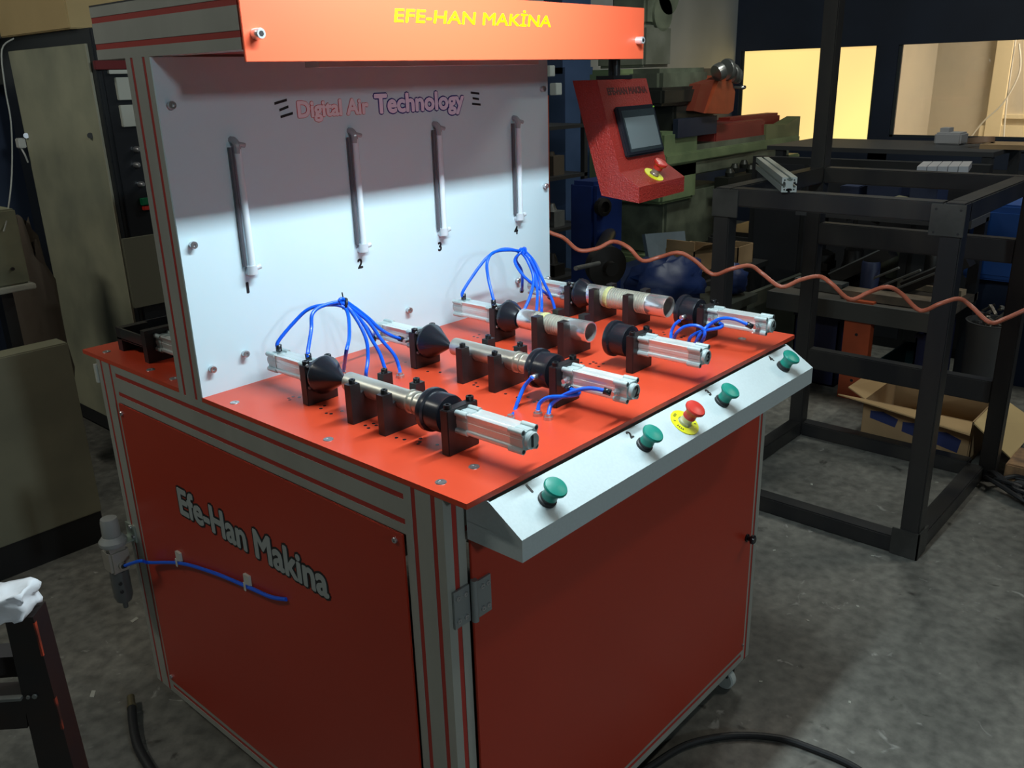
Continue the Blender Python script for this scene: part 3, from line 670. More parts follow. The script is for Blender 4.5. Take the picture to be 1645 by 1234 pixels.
for i_, (px, py) in enumerate(((289, 900), (399, 938))):
    c = P(px, py, 'x', -.006)
    o = MB().box((-.010, c.y-.010, c.z-.002), (-.004, c.y+.010, c.z+.022)).box((-.016, c.y-.003, c.z-.012), (-.0145, c.y+.003, c.z+.008)).build('hose_clip', M('white_clip', (.55, .56, .50), .5))
    tag(o, ('square white clip holding the blue supply hose nearest the regulator', 'square white clip holding the blue supply hose below the side lettering')[i_], 'clip', 'clips on the supply hose')

# ------------------------------------------------------------------ hanging operator terminal
yaw = .0995
pt = thing('operator_terminal', 'red hanging operator terminal with touch screen beside the white panel', 'control terminal', (1.33, .64, 1.257), rotz=yaw)
WT = .28
a_ = Matrix.Translation((1.196, .646, 0)) @ Matrix.Rotation(yaw, 4, 'Z')
lx, ly = (a_.to_3x3() @ EX), (a_.to_3x3() @ EY); o0 = a_ @ Vector((0, 0, 0))
SA, ZTt, SCc, ZCc, SD, ZD, ZE, SF, ZF = .0778, 1.575, -.0729, 1.337, -.1327, 1.2993, 1.2569, -.016, 1.2714
TRED = M('textured_red_coat', (.36, .025, .018), .34, var=.12, scale=260, bump=.5, coat=.3)
MB().prism([(0, ZTt), (SCc, ZCc), (SD, ZD), (SD, ZE), (SF, ZF), (SA, ZTt)], o0, ly, EZ, lx, WT).build('housing', TRED, pt)
fd = (ly*SCc+EZ*(ZCc-ZTt)); FL = fd.length; fd.normalize(); fn = lx.cross(-fd).normalized()
if fn.dot(ly) > 0: fn = -fn
def face(u, v, h=0.): return o0+EZ*ZTt+lx*(u*WT)+fd*(v*FL)+fn*h
def slab(u0, v0, u1, v1, h0, h1, name, mat, bev=0.):
    mm = Matrix((lx, -fd, fn)).transposed().to_4x4(); mm.translation = o0+EZ*ZTt
    return MB().box((u0*WT, -v1*FL, h0), (u1*WT, -v0*FL, h1), mat=mm, bev=bev).build(name, mat, pt)
slab(.16, .31, .94, .865, 0, .014, 'screen_bezel', BLKP, .004)
slab(.22, .36, .90, .82, .0135, .0146, 'screen_frame', M('dark_gloss', (.03, .04, .045), .2), 0)
slab(.245, .44, .875, .785, .0146, .0150, 'touch_screen', M('grey_screen', (.16, .19, .20), .25), 0)
slab(.895, .335, .925, .352, .0140, .0146, 'status_mark', M('green_mark', (.25, .55, .05), .4), 0)
text('lettering', 'EFE-HAN MAKINA', M('dark_red_print', (.06, .012, .012), .5), pt, face(.14, .165, .0002), lx, -fd, .80*WT, .018, bold=.0012, label='dark lettering')
sd_ = (ly*(SD-SCc)+EZ*(ZD-ZCc)); sn = sd_.cross(lx).normalized()
if sn.z < 0: sn = -sn
ep = o0+EZ*ZCc+ly*SCc+lx*(.50*WT)+sd_*.52
MB().lathe([(.0300, 0), (.0300, .0018), (.0145, .0022), (.0145, 0)], ep, sn, 36, cap=False).build('warning_ring', YEL, pt)
MB().lathe([(.0125, 0), (.0125, .006), (.011, .008), (.011, .022)], ep, sn, 24).build('button_stem', M('dull_stem', (.30, .22, .2), .35, .4), pt)
MB().lathe([(.013, .020), (.0135, .030), (.0195, .036), (.0200, .041), (.0185, .0435), (0, .0450)], ep, sn, 28, cap=False).build('emergency_stop', REDB, pt)
hp = o0+lx*.145+ly*.03
MB().box((hp.x-.045, hp.y-.03, ZTt), (hp.x+.045, hp.y+.03, ZTt+.010)).cyl((hp.x, hp.y, ZTt+.01), (hp.x, hp.y, 1.632), .017).cyl((hp.x-.02, hp.y-.02, ZTt+.01), (hp.x-.02, hp.y-.02, 1.625), .007).box((1.098, hp.y-.05, 1.628), (hp.x+.06, hp.y+.04, 1.640)).build('hanging_arm', DKMETAL, pt)

# ------------------------------------------------------------------ steel frame on the right
fr_ = thing('welded_stand', 'bare dark welded square tube frame standing to the right of the red bench', 'metal frame', (2.46, .32, 0))
fx0, fx1, fy0, fy1, tw, fzt = 2.03, 2.89, -.09, .74, .062, 1.20
def bar(a, b, name='frame_tube', par=fr_, mat=RAWSTEEL, bev=.004): return MB().box(a, b, bev=bev).build(name, mat, par)
bar((fx0, fy0, 0), (fx0+tw, fy0+tw, fzt), 'leg'); bar((fx0, fy1-tw, 0), (fx0+tw, fy1, fzt), 'leg')
bar((fx1-tw, fy1-tw, 0), (fx1, fy1, 2.3), 'tall_leg'); bar((fx1-tw, fy0-.04, 0), (fx1, fy0+tw-.04, 2.3), 'tall_leg')
for x in (fx0, fx1-tw):
    bar((x, fy0+tw, 0), (x+tw, fy1-tw, tw)); 
bar((fx0, fy0+tw, fzt-tw), (fx0+tw, fy1-tw, fzt)); bar((fx1-tw, fy0+tw-.04, fzt-tw), (fx1, fy1-tw, fzt))
for y in (fy0, fy1-tw):
    bar((fx0+tw, y, 0), (fx1-tw, y+tw, tw)); bar((fx0+tw, y, fzt-tw), (fx1-tw, y+tw, fzt))
bar((fx1-tw, fy0+.02, .882), (fx1-.01, fy1-tw, .972)); bar((fx1-tw, fy0+.02, .325), (fx1-.01, fy1-tw, .415))
PLT = M('mill_scale_plate', (.075, .075, .07), .5, .5, var=.3, scale=12)
g1 = bar((fx0-.006, fy0-.004, fzt-.10), (fx0, fy0+.095, fzt-.005), 'corner_plate', mat=PLT, bev=.001)
for yy in (fy0+.01, fy0+.08):
    for zz in (fzt-.09, fzt-.02): MB().cyl((fx0-.0065, yy, zz), (fx0-.006, yy, zz), .004, seg=8).build('bolt_hole', TXTBLK, g1)
bar((fx0-.006, fy1-.095, fzt-.10), (fx0, fy1+.004, fzt-.005), 'corner_plate', mat=PLT, bev=.001)
bar((fx0-.006, fy0-.006, 0), (fx0+.085, fy0, .10), 'corner_plate', mat=PLT, bev=.001); bar((fx0-.006, fy0-.006, 0), (fx0, fy0+.085, .10), 'corner_plate', mat=PLT, bev=.001)
# loose aluminium profile on the frame
lp = thing('aluminium_profile', 'slotted aluminium profile lying across the dark steel frame', 'metal profile', (2.2, .52, fzt))
h = .0245
c0 = P(1268, 297, 'z', fzt+h+.001); E1 = P(1224, 262, 'z', fzt+h+.001); dv = (E1-c0); dlen = dv.length; dv.normalize(); sdv = Vector((-dv.y, dv.x, 0))
c0 = c0-dv*.0
pp = []
for k in range(4):
    a = math.pi/2*k
    for (x, y) in ((h, -h), (h, -.0045), (h-.004, -.0045), (h-.004, -.010), (h-.010, -.010), (h-.013, -.004), (h-.013, .004), (h-.010, .010), (h-.004, .010), (h-.004, .0045), (h, .0045)):
        pp.append((x*math.cos(a)-y*math.sin(a), x*math.sin(a)+y*math.cos(a)))
MB().prism(pp, c0, sdv, EZ, dv, dlen).build('profile_bar', M('pale_aluminium', (.55, .60, .58), .35, .5), lp)
for sx_ in (-1, 1):
    for sz_ in (-1, 1):
        q = c0+sdv*(sx_*.0155)+EZ*(sz_*.0155); MB().cyl(q-dv*.0008, q+dv*.001, .0028, seg=8).build('corner_bore', TXTBLK, lp)

# ------------------------------------------------------------------ coiled brown air hose
def coil():
    pts = [(878, 370), (905, 382), (930, 402), (960, 399), (985, 388), (1010, 398), (1032, 419), (1060, 413), (1090, 406), (1115, 418), (1145, 441), (1175, 432), (1205, 427), (1225, 440), (1255, 461), (1285, 450), (1315, 444), (1335, 455), (1365, 481), (1395, 470), (1425, 461), (1448, 472), (1478, 499), (1510, 488), (1540, 480), (1560, 492), (1590, 518), (1615, 512), (1650, 497), (1690, 485)]
    out = []
    for i, (a, b) in enumerate(pts):
        f = i/(len(pts)-1); out.append(PD(a, b, 2.52-.30*f+.02*math.sin(i*2.1)))
    return [Vector((1.12, .86, 1.235))]+out
tag(MB().tube(coil(), .0058, 10, 5).build('spiral_hose', M('brown_hose', (.34, .085, .045), .45)), 'stretched brown spiral air hose running from the bench past the steel frame', 'hose')

# ------------------------------------------------------------------ cardboard box under the frame
cb = thing('cardboard_box', 'open cardboard box with blue printing and folded flaps on the floor behind the frame', 'box', (3.2, .32, 0))
CIN = M('cardboard_inside', (.40, .26, .12), .85, var=.08, scale=4)
b0, b1, b2 = P(1370, 705, 'z', 0), P(1480, 752, 'z', 0), P(1552, 690, 'z', 0)
b0 = Vector((2.92, .42, .002)); b1 = Vector((2.92, .02, .002)); hgt = .20; dp = .40
th = .005
t0, t1, t2, t3 = [Vector(v) for v in ((2.93, .44, hgt), (2.93, .0, hgt), (2.93+dp, .0, hgt), (2.93+dp, .44, hgt))]
g0, g1_, g2, g3 = [Vector((v.x, v.y, .004)) for v in (t0, t1, t2, t3)]
def slab4(a, b, c, d, mat, name, par, t=.005):
    n = (b-a).cross(d-a).normalized()*t
    return MB().add([a, b, c, d, a+n, b+n, c+n, d+n], [(0,1,2,3), (4,7,6,5), (0,4,5,1), (1,5,6,2), (2,6,7,3), (3,7,4,0)]).build(name, mat, par)
for a, b, c, d in ((g0, g1_, t1, t0), (g1_, g2, t2, t1), (g2, g3, t3, t2), (g3, g0, t0, t3)): slab4(a, b, c, d, CARD, 'box_wall', cb)
slab4(g0, g1_, g2, g3, CIN, 'box_floor', cb)
slab4(t0, t1, t1+Vector((-.10, -.02, -.02)), t0+Vector((-.06, .10, .02)), CIN, 'flap', cb)
slab4(t1, t2, t2+Vector((.02, -.17, -.10)), t1+Vector((.0, -.16, -.12)), CARDT, 'flap', cb)
slab4(t3, t0, t0+Vector((0, .08, .04)), t3+Vector((0, .10, .02)), CIN, 'flap', cb)
BPR = M('blue_box_print', (.015, .025, .10), .8)
for y0_, y1_, z0_, z1_ in ((.41, .30, .10, .16), (.27, .16, .07, .14), (.14, .04, .05, .13)):
    MB().prism([(y0_, z0_+.02), (y1_, z0_), (y1_-.01, z1_-.02), ((y0_+y1_)/2, z1_), (y0_, z1_-.005)], (2.9245, 0, 0), EY, EZ, EX, .0005).build('printed_patch', BPR, cb)
# black bottom strip of foreground etc. – wooden crate and cables at right edge
wc = thing('wooden_block', 'worn wooden block on the floor at the right edge', 'wood', (3.0, -.35, 0))
WOOD = M('worn_wood', (.30, .17, .08), .8, c2=(.12, .07, .04), scale=14, bump=.4)
MB().box((2.84, -.55, .0), (3.05, -.16, .09), bev=.006).build('block', WOOD, wc)
mb = MB()
for k in range(9):
    a = Vector((2.70+random.random()*.1, -.20-random.random()*.22, .012)); pts = []
    for j in range(9):
        pts.append(a+Vector((.06*math.cos(j*.9+k), .09*math.sin(j*.9+k*2), .012+.035*random.random())))
    mb.tube(pts, .009, 7, 4)
o = mb.build('cable_heap', RUBBER); tag(o, 'tangled heap of black cable in front of the wooden block', 'cable', kind='stuff')

# ------------------------------------------------------------------ workbench below the windows
wb = thing('workbench', 'dark cluttered steel workbench with an orange leg below the windows', 'workbench', (3.7, .9, 0))
DW = M('dark_bench_wood', (.055, .048, .04), .7, c2=(.09, .08, .065), scale=6)
bx0 = 3.42
MB().box((bx0, .30, .46), (bx0+.56, 1.16, .50)).build('lower_shelf', DW, wb)
MB().box((bx0+.25, .30, .86), (bx0+.56, 1.16, .90)).build('bench_board', M('dark_grey_board', (.07, .072, .075), .5), wb)
lg = MB().box((bx0+.0, .62, .0), (bx0+.05, .75, .51)).build('leg', ORANGEM, wb); lg['label'] = 'orange painted leg'
for z in (.10, .22, .34, .46): MB().cyl((bx0-.001, .685, z), (bx0+.001, .685, z), .008, seg=8).build('leg_hole', TXTBLK, lg)
MB().box((bx0, .30, .0), (bx0+.05, .35, .46)).build('leg', DKMETAL, wb); MB().box((bx0+.5, .30, .0), (bx0+.55, .35, .88)).build('leg', DKMETAL, wb); MB().box((bx0+.5, 1.1, .0), (bx0+.55, 1.15, .88)).build('leg', DKMETAL, wb)
MB().box((bx0-.02, .30, .41), (bx0, 1.16, .50)).build('front_rail', M('grey_rail', (.06, .06, .055), .6), wb)
for (y0_, y1_, z0_, z1_, nm, mt, lb) in ((.82, 1.06, .0, .38, 'storage_bin', M('navy_bin', (.005, .008, .045), .6), 'navy storage bin left of the orange bench leg'), (.45, .60, .0, .20, 'storage_bin', M('teal_bin', (.01, .05, .055), .6), 'teal storage bin right of the orange bench leg'), (.37, .44, .0, .36, 'storage_bin', MATS['navy_bin'], 'navy storage bin under the right end of the bench')):
    mb = MB(); t_ = .008; x0_, x1_ = bx0+.12, bx0+.5
    mb.box((x0_, y0_, z0_), (x0_+t_, y1_, z1_)).box((x1_, y0_, z0_), (x1_+t_, y1_, z1_)).box((x0_, y0_, z0_), (x1_, y0_+t_, z1_)).box((x0_, y1_-t_, z0_), (x1_, y1_, z1_)).box((x0_, y0_, z0_), (x1_, y1_, z0_+t_)).box((x0_-.008, y0_-.004, z1_-.02), (x0_, y1_+.004, z1_))
    tag(mb.build(nm, mt), lb, 'bin')
tag(MB().lathe([(.05, 0), (.06, .10), (.03, .14), (.03, .17)], (bx0+.3, .40, .21), EZ, 16).build('jug', M('dull_pale_plastic', (.16, .17, .12), .5)), 'dull plastic jug standing on the teal bin', 'jug') if False else None
# clutter on the lower shelf
def clutter(name, lab, cat, mb, mt): return tag(mb.build(name, mt), lab, cat)
def rotbox(c, sx_, sy_, sz_, rz, ry=0.):
    mm = Matrix.Translation(c) @ Matrix.Rotation(rz, 4, 'Z') @ Matrix.Rotation(ry, 4, 'Y'); return mm
OLDW = M('old_timber', (.16, .12, .08), .8, c2=(.09, .07, .05), scale=9)
mb = MB(); mb.box((-.25, -.03, 0), (.25, .03, .03), mat=rotbox((bx0+.45, .58, .502), 0, 0, 0, 1.45)); clutter('timber_offcut', 'pale timber offcut lying on the low bench shelf', 'timber', mb, M('pale_timber', (.30, .24, .16), .8))
mb = MB(); mb.box((-.22, -.05, 0), (.22, .05, .04), mat=rotbox((bx0+.09, .58, .504), 0, 0, 0, 1.57)); clutter('timber_offcut', 'grey timber offcut at the front of the low bench shelf', 'timber', mb, OLDW)
mb = MB(); mb.box((-.13, -.04, 0), (.13, .04, .05), mat=rotbox((bx0+.16, .95, .502), 0, 0, 0, 1.5)); clutter('metal_block', 'small pale metal block on the low bench shelf', 'metal block', mb, GREYM)
V1 = M('oily_cast_iron', (.03, .028, .026), .4, .5)
for k, (y_, z_, r_, lb) in enumerate(((.78, .62, .9, 'tilted black steel angle with bright edges on the low bench shelf, left one'), (.42, .62, .9, 'tilted black steel angle with bright edges on the low bench shelf, right one'))):
    t_ = thing('steel_angle', lb, 'steel offcut', (bx0+.3, y_, .502))
    mm = Matrix.Translation((bx0+.25, y_, .635)) @ Matrix.Rotation(-.55, 4, 'X')
    MB().box((-.05, -.16, -.03), (.05, .16, .03), mat=mm).build('web', V1, t_)
    MB().box((-.053, -.16, .03), (-.03, .16, .036), mat=mm).build('bright_edge', GREYM, t_)
mb = MB(); mb.lathe([(.05, 0), (.06, .02), (.045, .06), (.07, .08), (.07, .14), (.03, .16)], (bx0+.40, 1.06, .502), EZ, 18).box((bx0+.34, 1.0, .56), (bx0+.46, 1.12, .60)); clutter('bench_vise', 'dark cast vice on the low bench shelf behind the frame leg', 'vice', mb, V1)
mb = MB(); mb.lathe([(.06, 0), (.07, .03), (.05, .10), (.05, .16), (.02, .19)], (bx0+.49, .92, .502), EZ, 18); clutter('motor_housing', 'dark round motor housing on the low bench shelf', 'motor', mb, V1)
dkc = thing('dark_backing', 'added black backing that deepens the dark behind the cluttered workbench', 'cabinet', (4.6, .85, 0))  # added dark backing, stands in for gloom and hides the bright floor
MB().box((4.42, .44, 0), (4.49, 1.80, 1.08)).build('main_body', M('backing_black', (.014, .015, .016), .6), dkc)
for k_ in range(4): MB().box((4.41, .47+.33*k_, .06), (4.42, .77+.33*k_, 1.04)).build('backing_front', M('backing_black_front', (.018, .020, .024), .5), dkc)
NB = M('navy_can', (.02, .03, .08), .5)
for k_, (x_, y_, r_, h_, mt_, lb_) in enumerate(((3.62, .72, .045, .16, NB, 'navy can standing on the low bench shelf behind the orange leg'), (3.90, .50, .05, .20, V1, 'black can at the right end of the low bench shelf'), (3.91, .74, .055, .22, M('olive_can', (.06, .06, .035), .6), 'olive can at the back of the low bench shelf'))):
    tag(MB().lathe([(r_, 0), (r_, h_), (r_*.9, h_+.01), (r_*.9, h_-.004), (0, h_-.004)], (x_, y_, .502), EZ, 20, cap=False).build('metal_can', mt_), lb_, 'can')
mb = MB(); mb.box((-.16, -.05, 0), (.16, .05, .07), mat=rotbox((bx0+.30, .78, .502), 0, 0, 0, 1.2)); clutter('steel_block', 'dark steel block lying crosswise on the low bench shelf', 'steel block', mb, V1)
for k_, (y_, a_2, lb_) in enumerate(((.48, 1.2, 'thin bright steel bar leaning on the bench clutter, right one'), (.56, 1.0, 'thin bright steel bar leaning on the bench clutter, middle one'), (.66, 1.35, 'thin bright steel bar leaning on the bench clutter, left one'))):
    c_ = Vector((bx0+.12, y_, .60)); tag(MB().cyl(c_+Vector((0, -.10, .07)), c_+Vector((.08, .10, -.05)), .006).build('steel_bar', GREYM), lb_, 'steel bar')
for k_, (y_, w_2, h_2) in enumerate(((.50, .13, .13), (.68, .16, .17), (.88, .10, .11))):
    tag(MB().box((bx0+.36, y_, .901), (bx0+.54, y_+w_2, .90+h_2), bev=.004).build('parts_box', M('dark_blue_box', (.02, .03, .07), .5)), 'dark blue parts box on the bench board, ' + ('rightmost', 'middle and tallest', 'leftmost')[k_] + ' of three', 'box')
# bench board clutter (seen through the frame)
ts = .905
tb = thing('bench_lamp', 'articulated grey desk lamp lying folded on the bench board', 'lamp', (bx0+.6, 1.05, ts))
a = P(1370, 345, 'x', bx0+.42); b_ = P(1400, 352, 'x', bx0+.42)
MB().tube([P(1340, 350, 'x', bx0+.42), P(1365, 338, 'x', bx0+.42), P(1412, 360, 'x', bx0+.42)], .009, 8, 2).build('lamp_arm', GREYM, tb)
MB().tube([P(1375, 352, 'x', bx0+.40), P(1398, 335, 'x', bx0+.40), P(1422, 352, 'x', bx0+.40)], .012, 8, 2).build('lamp_arm', M('pale_metal_arm', (.3, .3, .28), .5), tb)
MB().lathe([(.02, 0), (.045, .05)], P(1368, 336, 'x', bx0+.42), (0, -.3, -.6), 16).build('lamp_shade', GREYM, tb)
cl = P(1440, 312, 'x', bx0+.5)
bm_pts = []
mb = MB(); mb.lathe([(.0, 0), (.075, .005), (.08, .03), (.05, .07), (.0, .09)], (bx0+.31, .66, .902), EZ, 16, cap=False); o = clutter('rag', 'crumpled khaki rag on the bench board', 'rag', mb, M('khaki_rag', (.16, .15, .09), .9, bump=.8, scale=20))
for v in o.data.vertices: v.co += Vector((noise.noise(v.co*22), noise.noise(v.co*22+Vector((5, 0, 0))), noise.noise(v.co*18+Vector((0, 7, 0)))*.6))*.02
# shelf under the window with bars
wsx = 4.6
ws = MB().box((4.5, .45, 1.115), (5.2, 1.75, 1.14)).box((4.52, .46, 0), (4.57, .51, 1.115)).box((4.52, 1.65, 0), (4.57, 1.70, 1.115)).box((5.1, .46, 0), (5.15, .51, 1.115)).box((5.1, 1.65, 0), (5.15, 1.7, 1.115)).build('side_table', M('dark_table', (.035, .037, .04), .5)); tag(ws, 'dark table with metal stock on it below the right window', 'table')
sx0 = 4.45
pL, pR = P(1472, 278, 'z', 1.14), P(1556, 278, 'z', 1.14)
for k in range(5):
    f0, f1 = k/5, (k+.92)/5
    a = pL.lerp(pR, f0); b_ = pL.lerp(pR, f1); dd = Vector((.24, .05, 0))
    mb = MB(); mb.add([a, b_, b_+dd, a+dd, a+EZ*.028, b_+EZ*.028, b_+dd+EZ*.028, a+dd+EZ*.028], [(0,1,2,3), (4,7,6,5), (0,4,5,1), (1,5,6,2), (2,6,7,3), (3,7,4,0)])
    tag(mb.build('aluminium_bar', M('bright_aluminium', (.75, .76, .80), .35, .7)), 'bright flat aluminium bar on the dark table below the window, ' + ('leftmost', 'second from left', 'middle', 'second from right', 'rightmost')[k] + ' of five', 'metal bar', 'bright bars on the dark table')
c_ = P(1515, 250, 'x', 4.95)
tag(MB().box((4.9, c_.y-.10, 1.14), (5.05, c_.y+.05, 1.21), bev=.01).box((4.93, c_.y-.02, 1.21), (5.02, c_.y+.03, 1.235)).build('small_device', M('pale_grey_plastic', (.30, .30, .31), .5)), 'pale grey small device behind the bright aluminium bars', 'device')
c_ = P(1575, 262, 'x', 4.85)
tag(MB().lathe([(.07, 0), (.07, .03), (.05, .03), (.05, 0)], (4.8, c_.y, 1.165), (.1, .1, 1), 20, cap=False).build('tape_roll', M('brown_tape', (.22, .14, .09), .5)), 'brown roll of tape beside the aluminium bars', 'tape')
tag(MB().box((4.7, c_.y-.28, 1.14), (4.95, c_.y-.02, 1.165)).build('carton_tray', CARD), 'flat cardboard tray at the right end of the dark table', 'tray')
# waste bin with swarf
wbn = thing('scrap_bin', 'dark round scrap bin full of metal offcuts behind the frame', 'bin', (3.62, .13, 0))
c_ = P(1548, 640, 'z', 0)
bx, by = 3.62, .13
MB().lathe([(.10, .0), (.115, .45), (.12, .455), (.11, .455), (.105, .40), (0, .40)], (bx, by, 0), EZ, 28, cap=False).build('bin_body', M('dark_grey_bin', (.055, .056, .056), .5), wbn)
mb = MB()
for k in range(26):
    q = Vector((bx+random.uniform(-.07, .07), by+random.uniform(-.07, .07), .42+random.random()*.10))
    mb.box((-.03, -.008, -.004), (.03, .008, .004), mat=Matrix.Translation(q) @ Matrix.Rotation(random.random()*3, 4, 'Z') @ Matrix.Rotation(random.uniform(-.8, .8), 4, 'Y'))
o = mb.build('metal_offcuts', M('bright_swarf', (.35, .33, .28), .35, .8, c2=(.06, .05, .05), scale=30), wbn); o['kind'] = 'stuff'
# blue cabinet at right
bc = thing('blue_cabinet', 'bright blue steel cabinet at the far right behind the frame', 'cabinet', (4.25, -.4, 0))
q0, q1 = P(1550, 372, 'x', 4.6), P(1600, 452, 'x', 4.6)
bt, bb = P(1600, 368, 'x', 4.02).z, P(1600, 452, 'x', 4.02).z
yl = P(1552, 400, 'x', 4.02).y
MB().box((4.02, -1.3, bb), (4.48, yl, bt+.12), bev=.01).build('upper_body', BLUEC, bc)
for k_ in range(3): MB().box((4.012, yl-.04-.42*k_-.38, bb+.03), (4.02, yl-.04-.42*k_, bt+.08)).build('drawer_front', BLUEC, bc)
MB().box((4.12, -1.3, 0), (4.48, yl-.05, bb)).build('lower_body', M('deep_navy', (.006, .015, .04), .5), bc)
# ------------------------------------------------------------------ milling machine
YM = 2.45
ml = thing('milling_machine', 'old green milling machine with long table and orange guard near the windows', 'milling machine', (5.2, 2.9, 0))
def mx(px, py, y=YM): return P(px, py, 'y', y)
a, b_ = mx(1078, 285), mx(1282, 235)
zt_ = mx(1180, 285).z
za = mx(1150, 275).z; zb_ = mx(1150, 215).z; zc_ = mx(1275, 186).z
xa, xb = a.x, b_.x
MB().box((xa-.1, YM, za), (xb-.16, YM+.28, za+.10), bev=.01).build('table_rail', GREENM2, ml)
MB().box((xa-.1, YM-.02, za+.10), (xb-.02, YM+.30, za+.17), bev=.008).build('table', GREENM, ml)
MB().box((xa-.1, YM+.01, za+.17), (xb-.1, YM+.27, za+.21)).build('table_lip', GREENM2, ml)
xr0, xr1 = mx(1153, 230).x, mx(1232, 215).x
MB().box((xr0, YM+.02, za+.17), (xr1, YM+.26, zb_+.06), bev=.01).build('red_guard', MREDM, ml)
MB().box((mx(1205, 190).x, YM+.16, za+.17), (xb-.03, YM+.30, zc_+.02), bev=.02).build('red_rear_guard', M('deep_red_guard', (.22, .02, .015), .5), ml)
xe0 = xr1
MB().prism([(xe0, za+.10), (xb, za+.10), (xb, zc_-.01), (xb-.25, zc_-.06), (xe0-.02, zb_+.02)], (0, YM, 0), EX, EZ, EY, .12).build('end_cover', M('pale_machine_green', (.19, .21, .10), .5, c2=(.13, .15, .07), scale=5), ml)
MB().box((mx(1246, 255).x, YM-.01, za-.13), (xb+.03, YM+.2, za+.02), bev=.01).build('end_bracket', GREENM, ml)
# knee and body
k0, k1 = mx(1082, 220), mx(1152, 260)
MB().box((xa-.12, YM+.0, za-.16), (xa+.35, YM+.55, za+.32), bev=.02).build('saddle', GREENM, ml)
MB().box((xa+.02, YM+.05, .35), (xa+.85, YM+.6, za-.10), bev=.02).build('knee', GREENM2, ml)
MB().box((xa-.10, YM+.06, .0), (xa+.75, YM+.75, .36), bev=.02).build('base', GREENM, ml)
cA, cB = mx(985, 120, 2.9), mx(1085, 120, 2.9)
MB().box((cA.x, 2.9, 0), (cB.x, 3.5, mx(1050, 110, 2.9).z), bev=.03).build('column', GREENM, ml)
MB().box((mx(1032, 60, 2.9).x, 2.88, mx(1050, 108, 2.9).z), (mx(1076, 60, 2.9).x, 3.3, mx(1050, 40, 2.9).z), bev=.02).build('motor_box', M('grey_green_box', (.19, .20, .165), .5, c2=(.12, .13, .10), scale=5), ml)
MB().box((mx(1037, 60, 2.9).x, 2.9, mx(1050, 40, 2.9).z), (mx(1058, 60, 2.9).x, 3.2, 2.6), bev=.02).build('upper_arm', GREENM2, ml)
for (px_, py_, r_) in ((1066, 22, .12), (1075, -10, .14)):
    MB().lathe([(r_, 0), (r_, .12), (r_*.7, .14)], mx(px_, py_, 2.88), (0, 1, 0), 24).build('pulley_cover', GREENM2, ml)
h0, h1 = mx(1072, 125), mx(1150, 115)
MB().box((h0.x, YM+.05, h0.z-.13), (h1.x, YM+.32, h0.z+.06), bev=.03).build('ram_head', GREENM2, ml)
MB().box((mx(1065, 155).x, YM+.0, mx(1080, 170).z), (mx(1125, 155).x, YM+.28, mx(1080, 140).z), bev=.02).build('head_bracket', M('dark_oily_casting', (.03, .033, .028), .4, .4), ml)
MB().box((mx(1088, 190).x, YM+.02, mx(1100, 218).z), (mx(1152, 190).x, YM+.26, mx(1100, 165).z), bev=.02).build('spindle_block', MATS['dark_oily_casting'], ml)
MB().box((mx(1085, 205).x, YM-.02, mx(1100, 220).z), (mx(1148, 190).x, YM+.02, mx(1100, 190).z)).build('rubber_apron', NAVY, ml)
og = [mx(*p) for p in ((1122, 182), (1143, 128), (1152, 121), (1163, 128), (1169, 148), (1166, 178), (1158, 183))]
MB().prism([(v.x, v.z) for v in og], (0, YM-.06, 0), EX, EZ, EY, .14).build('orange_guard', ORANGEM, ml)
og = [mx(*p) for p in ((1106, 178), (1118, 135), (1140, 128), (1122, 182))]
MB().prism([(v.x, v.z) for v in og], (0, YM-.04, 0), EX, EZ, EY, .12).build('orange_guard_wing', M('dark_orange_guard', (.20, .035, .018), .5), ml)
mb = MB().lathe([(.055, 0), (.06, .02), (.06, .05), (.04, .06)], mx(1150, 118, YM-.05), (.25, -.1, .1), 20)
for k, (px_, py_) in enumerate(((1165, 112), (1174, 118), (1180, 122))): mb.lathe([(.07-.01*k, 0), (.075-.01*k, .01), (.075-.01*k, .03)], mx(px_, py_, YM-.05), (1, -.2, 0), 20)
mb.build('dial_stack', M('bright_dial', (.35, .36, .35), .3, .8), ml)
mb = MB().tube([mx(1176, 140, YM-.05), mx(1190, 141, YM-.08)], .010, 8, 1).lathe([(.006, 0), (.017, .015), (.012, .05), (0, .055)], mx(1190, 141, YM-.08), (1, -.15, .05), 12, cap=False); mb.build('crank_handle', M('dull_chrome', (.3, .3, .28), .3, .8), ml)
mb = MB()
for (px_, py_) in ((1180, 268), (1195, 262), (1205, 270), (1172, 276)): mb.lathe([(.03, 0), (.035, .03), (.02, .06)], mx(px_, py_+8, YM-.1), EZ, 14)
q = mx(1188, 285, YM-.1); mb.box((q.x-.25, YM-.14, q.z-.06), (q.x+.25, YM-.03, q.z+.02)); mb.build('feed_gearbox', MATS['dark_oily_casting'], ml)

# ------------------------------------------------------------------ blue machine and things between panel and terminal
bl = thing('blue_lathe', 'deep blue machine with black chuck and bar handle behind the right end of the panel', 'lathe', (2.6, 1.9, 0))
yb = 1.75
A0, A1 = P(955, 300, 'y', yb), P(1003, 300, 'y', yb)
MB().box((A0.x, yb, 0), (A1.x, yb+.16, A0.z+.02), bev=.02).build('headstock', BLUEM, bl)
d0 = P(965, 332, 'y', yb)
MB().lathe([(.045, 0), (.045, .03), (.028, .035), (.028, .012), (0, .012)], d0, (-.2, -1, 0), 24, cap=False).build('spindle_ring', V1, bl)
d1 = P(968, 424, 'y', 1.36)
MB().cyl(d1+Vector((.02, .05, 0)), (A1.x-.1, yb+.02, d1.z), .035).build('spindle', V1, bl)
MB().lathe([(.085, 0), (.088, .01), (.088, .05), (.03, .06), (.03, .09)], d1, (-.5, -1, -.1), 28).build('chuck', V1, bl)
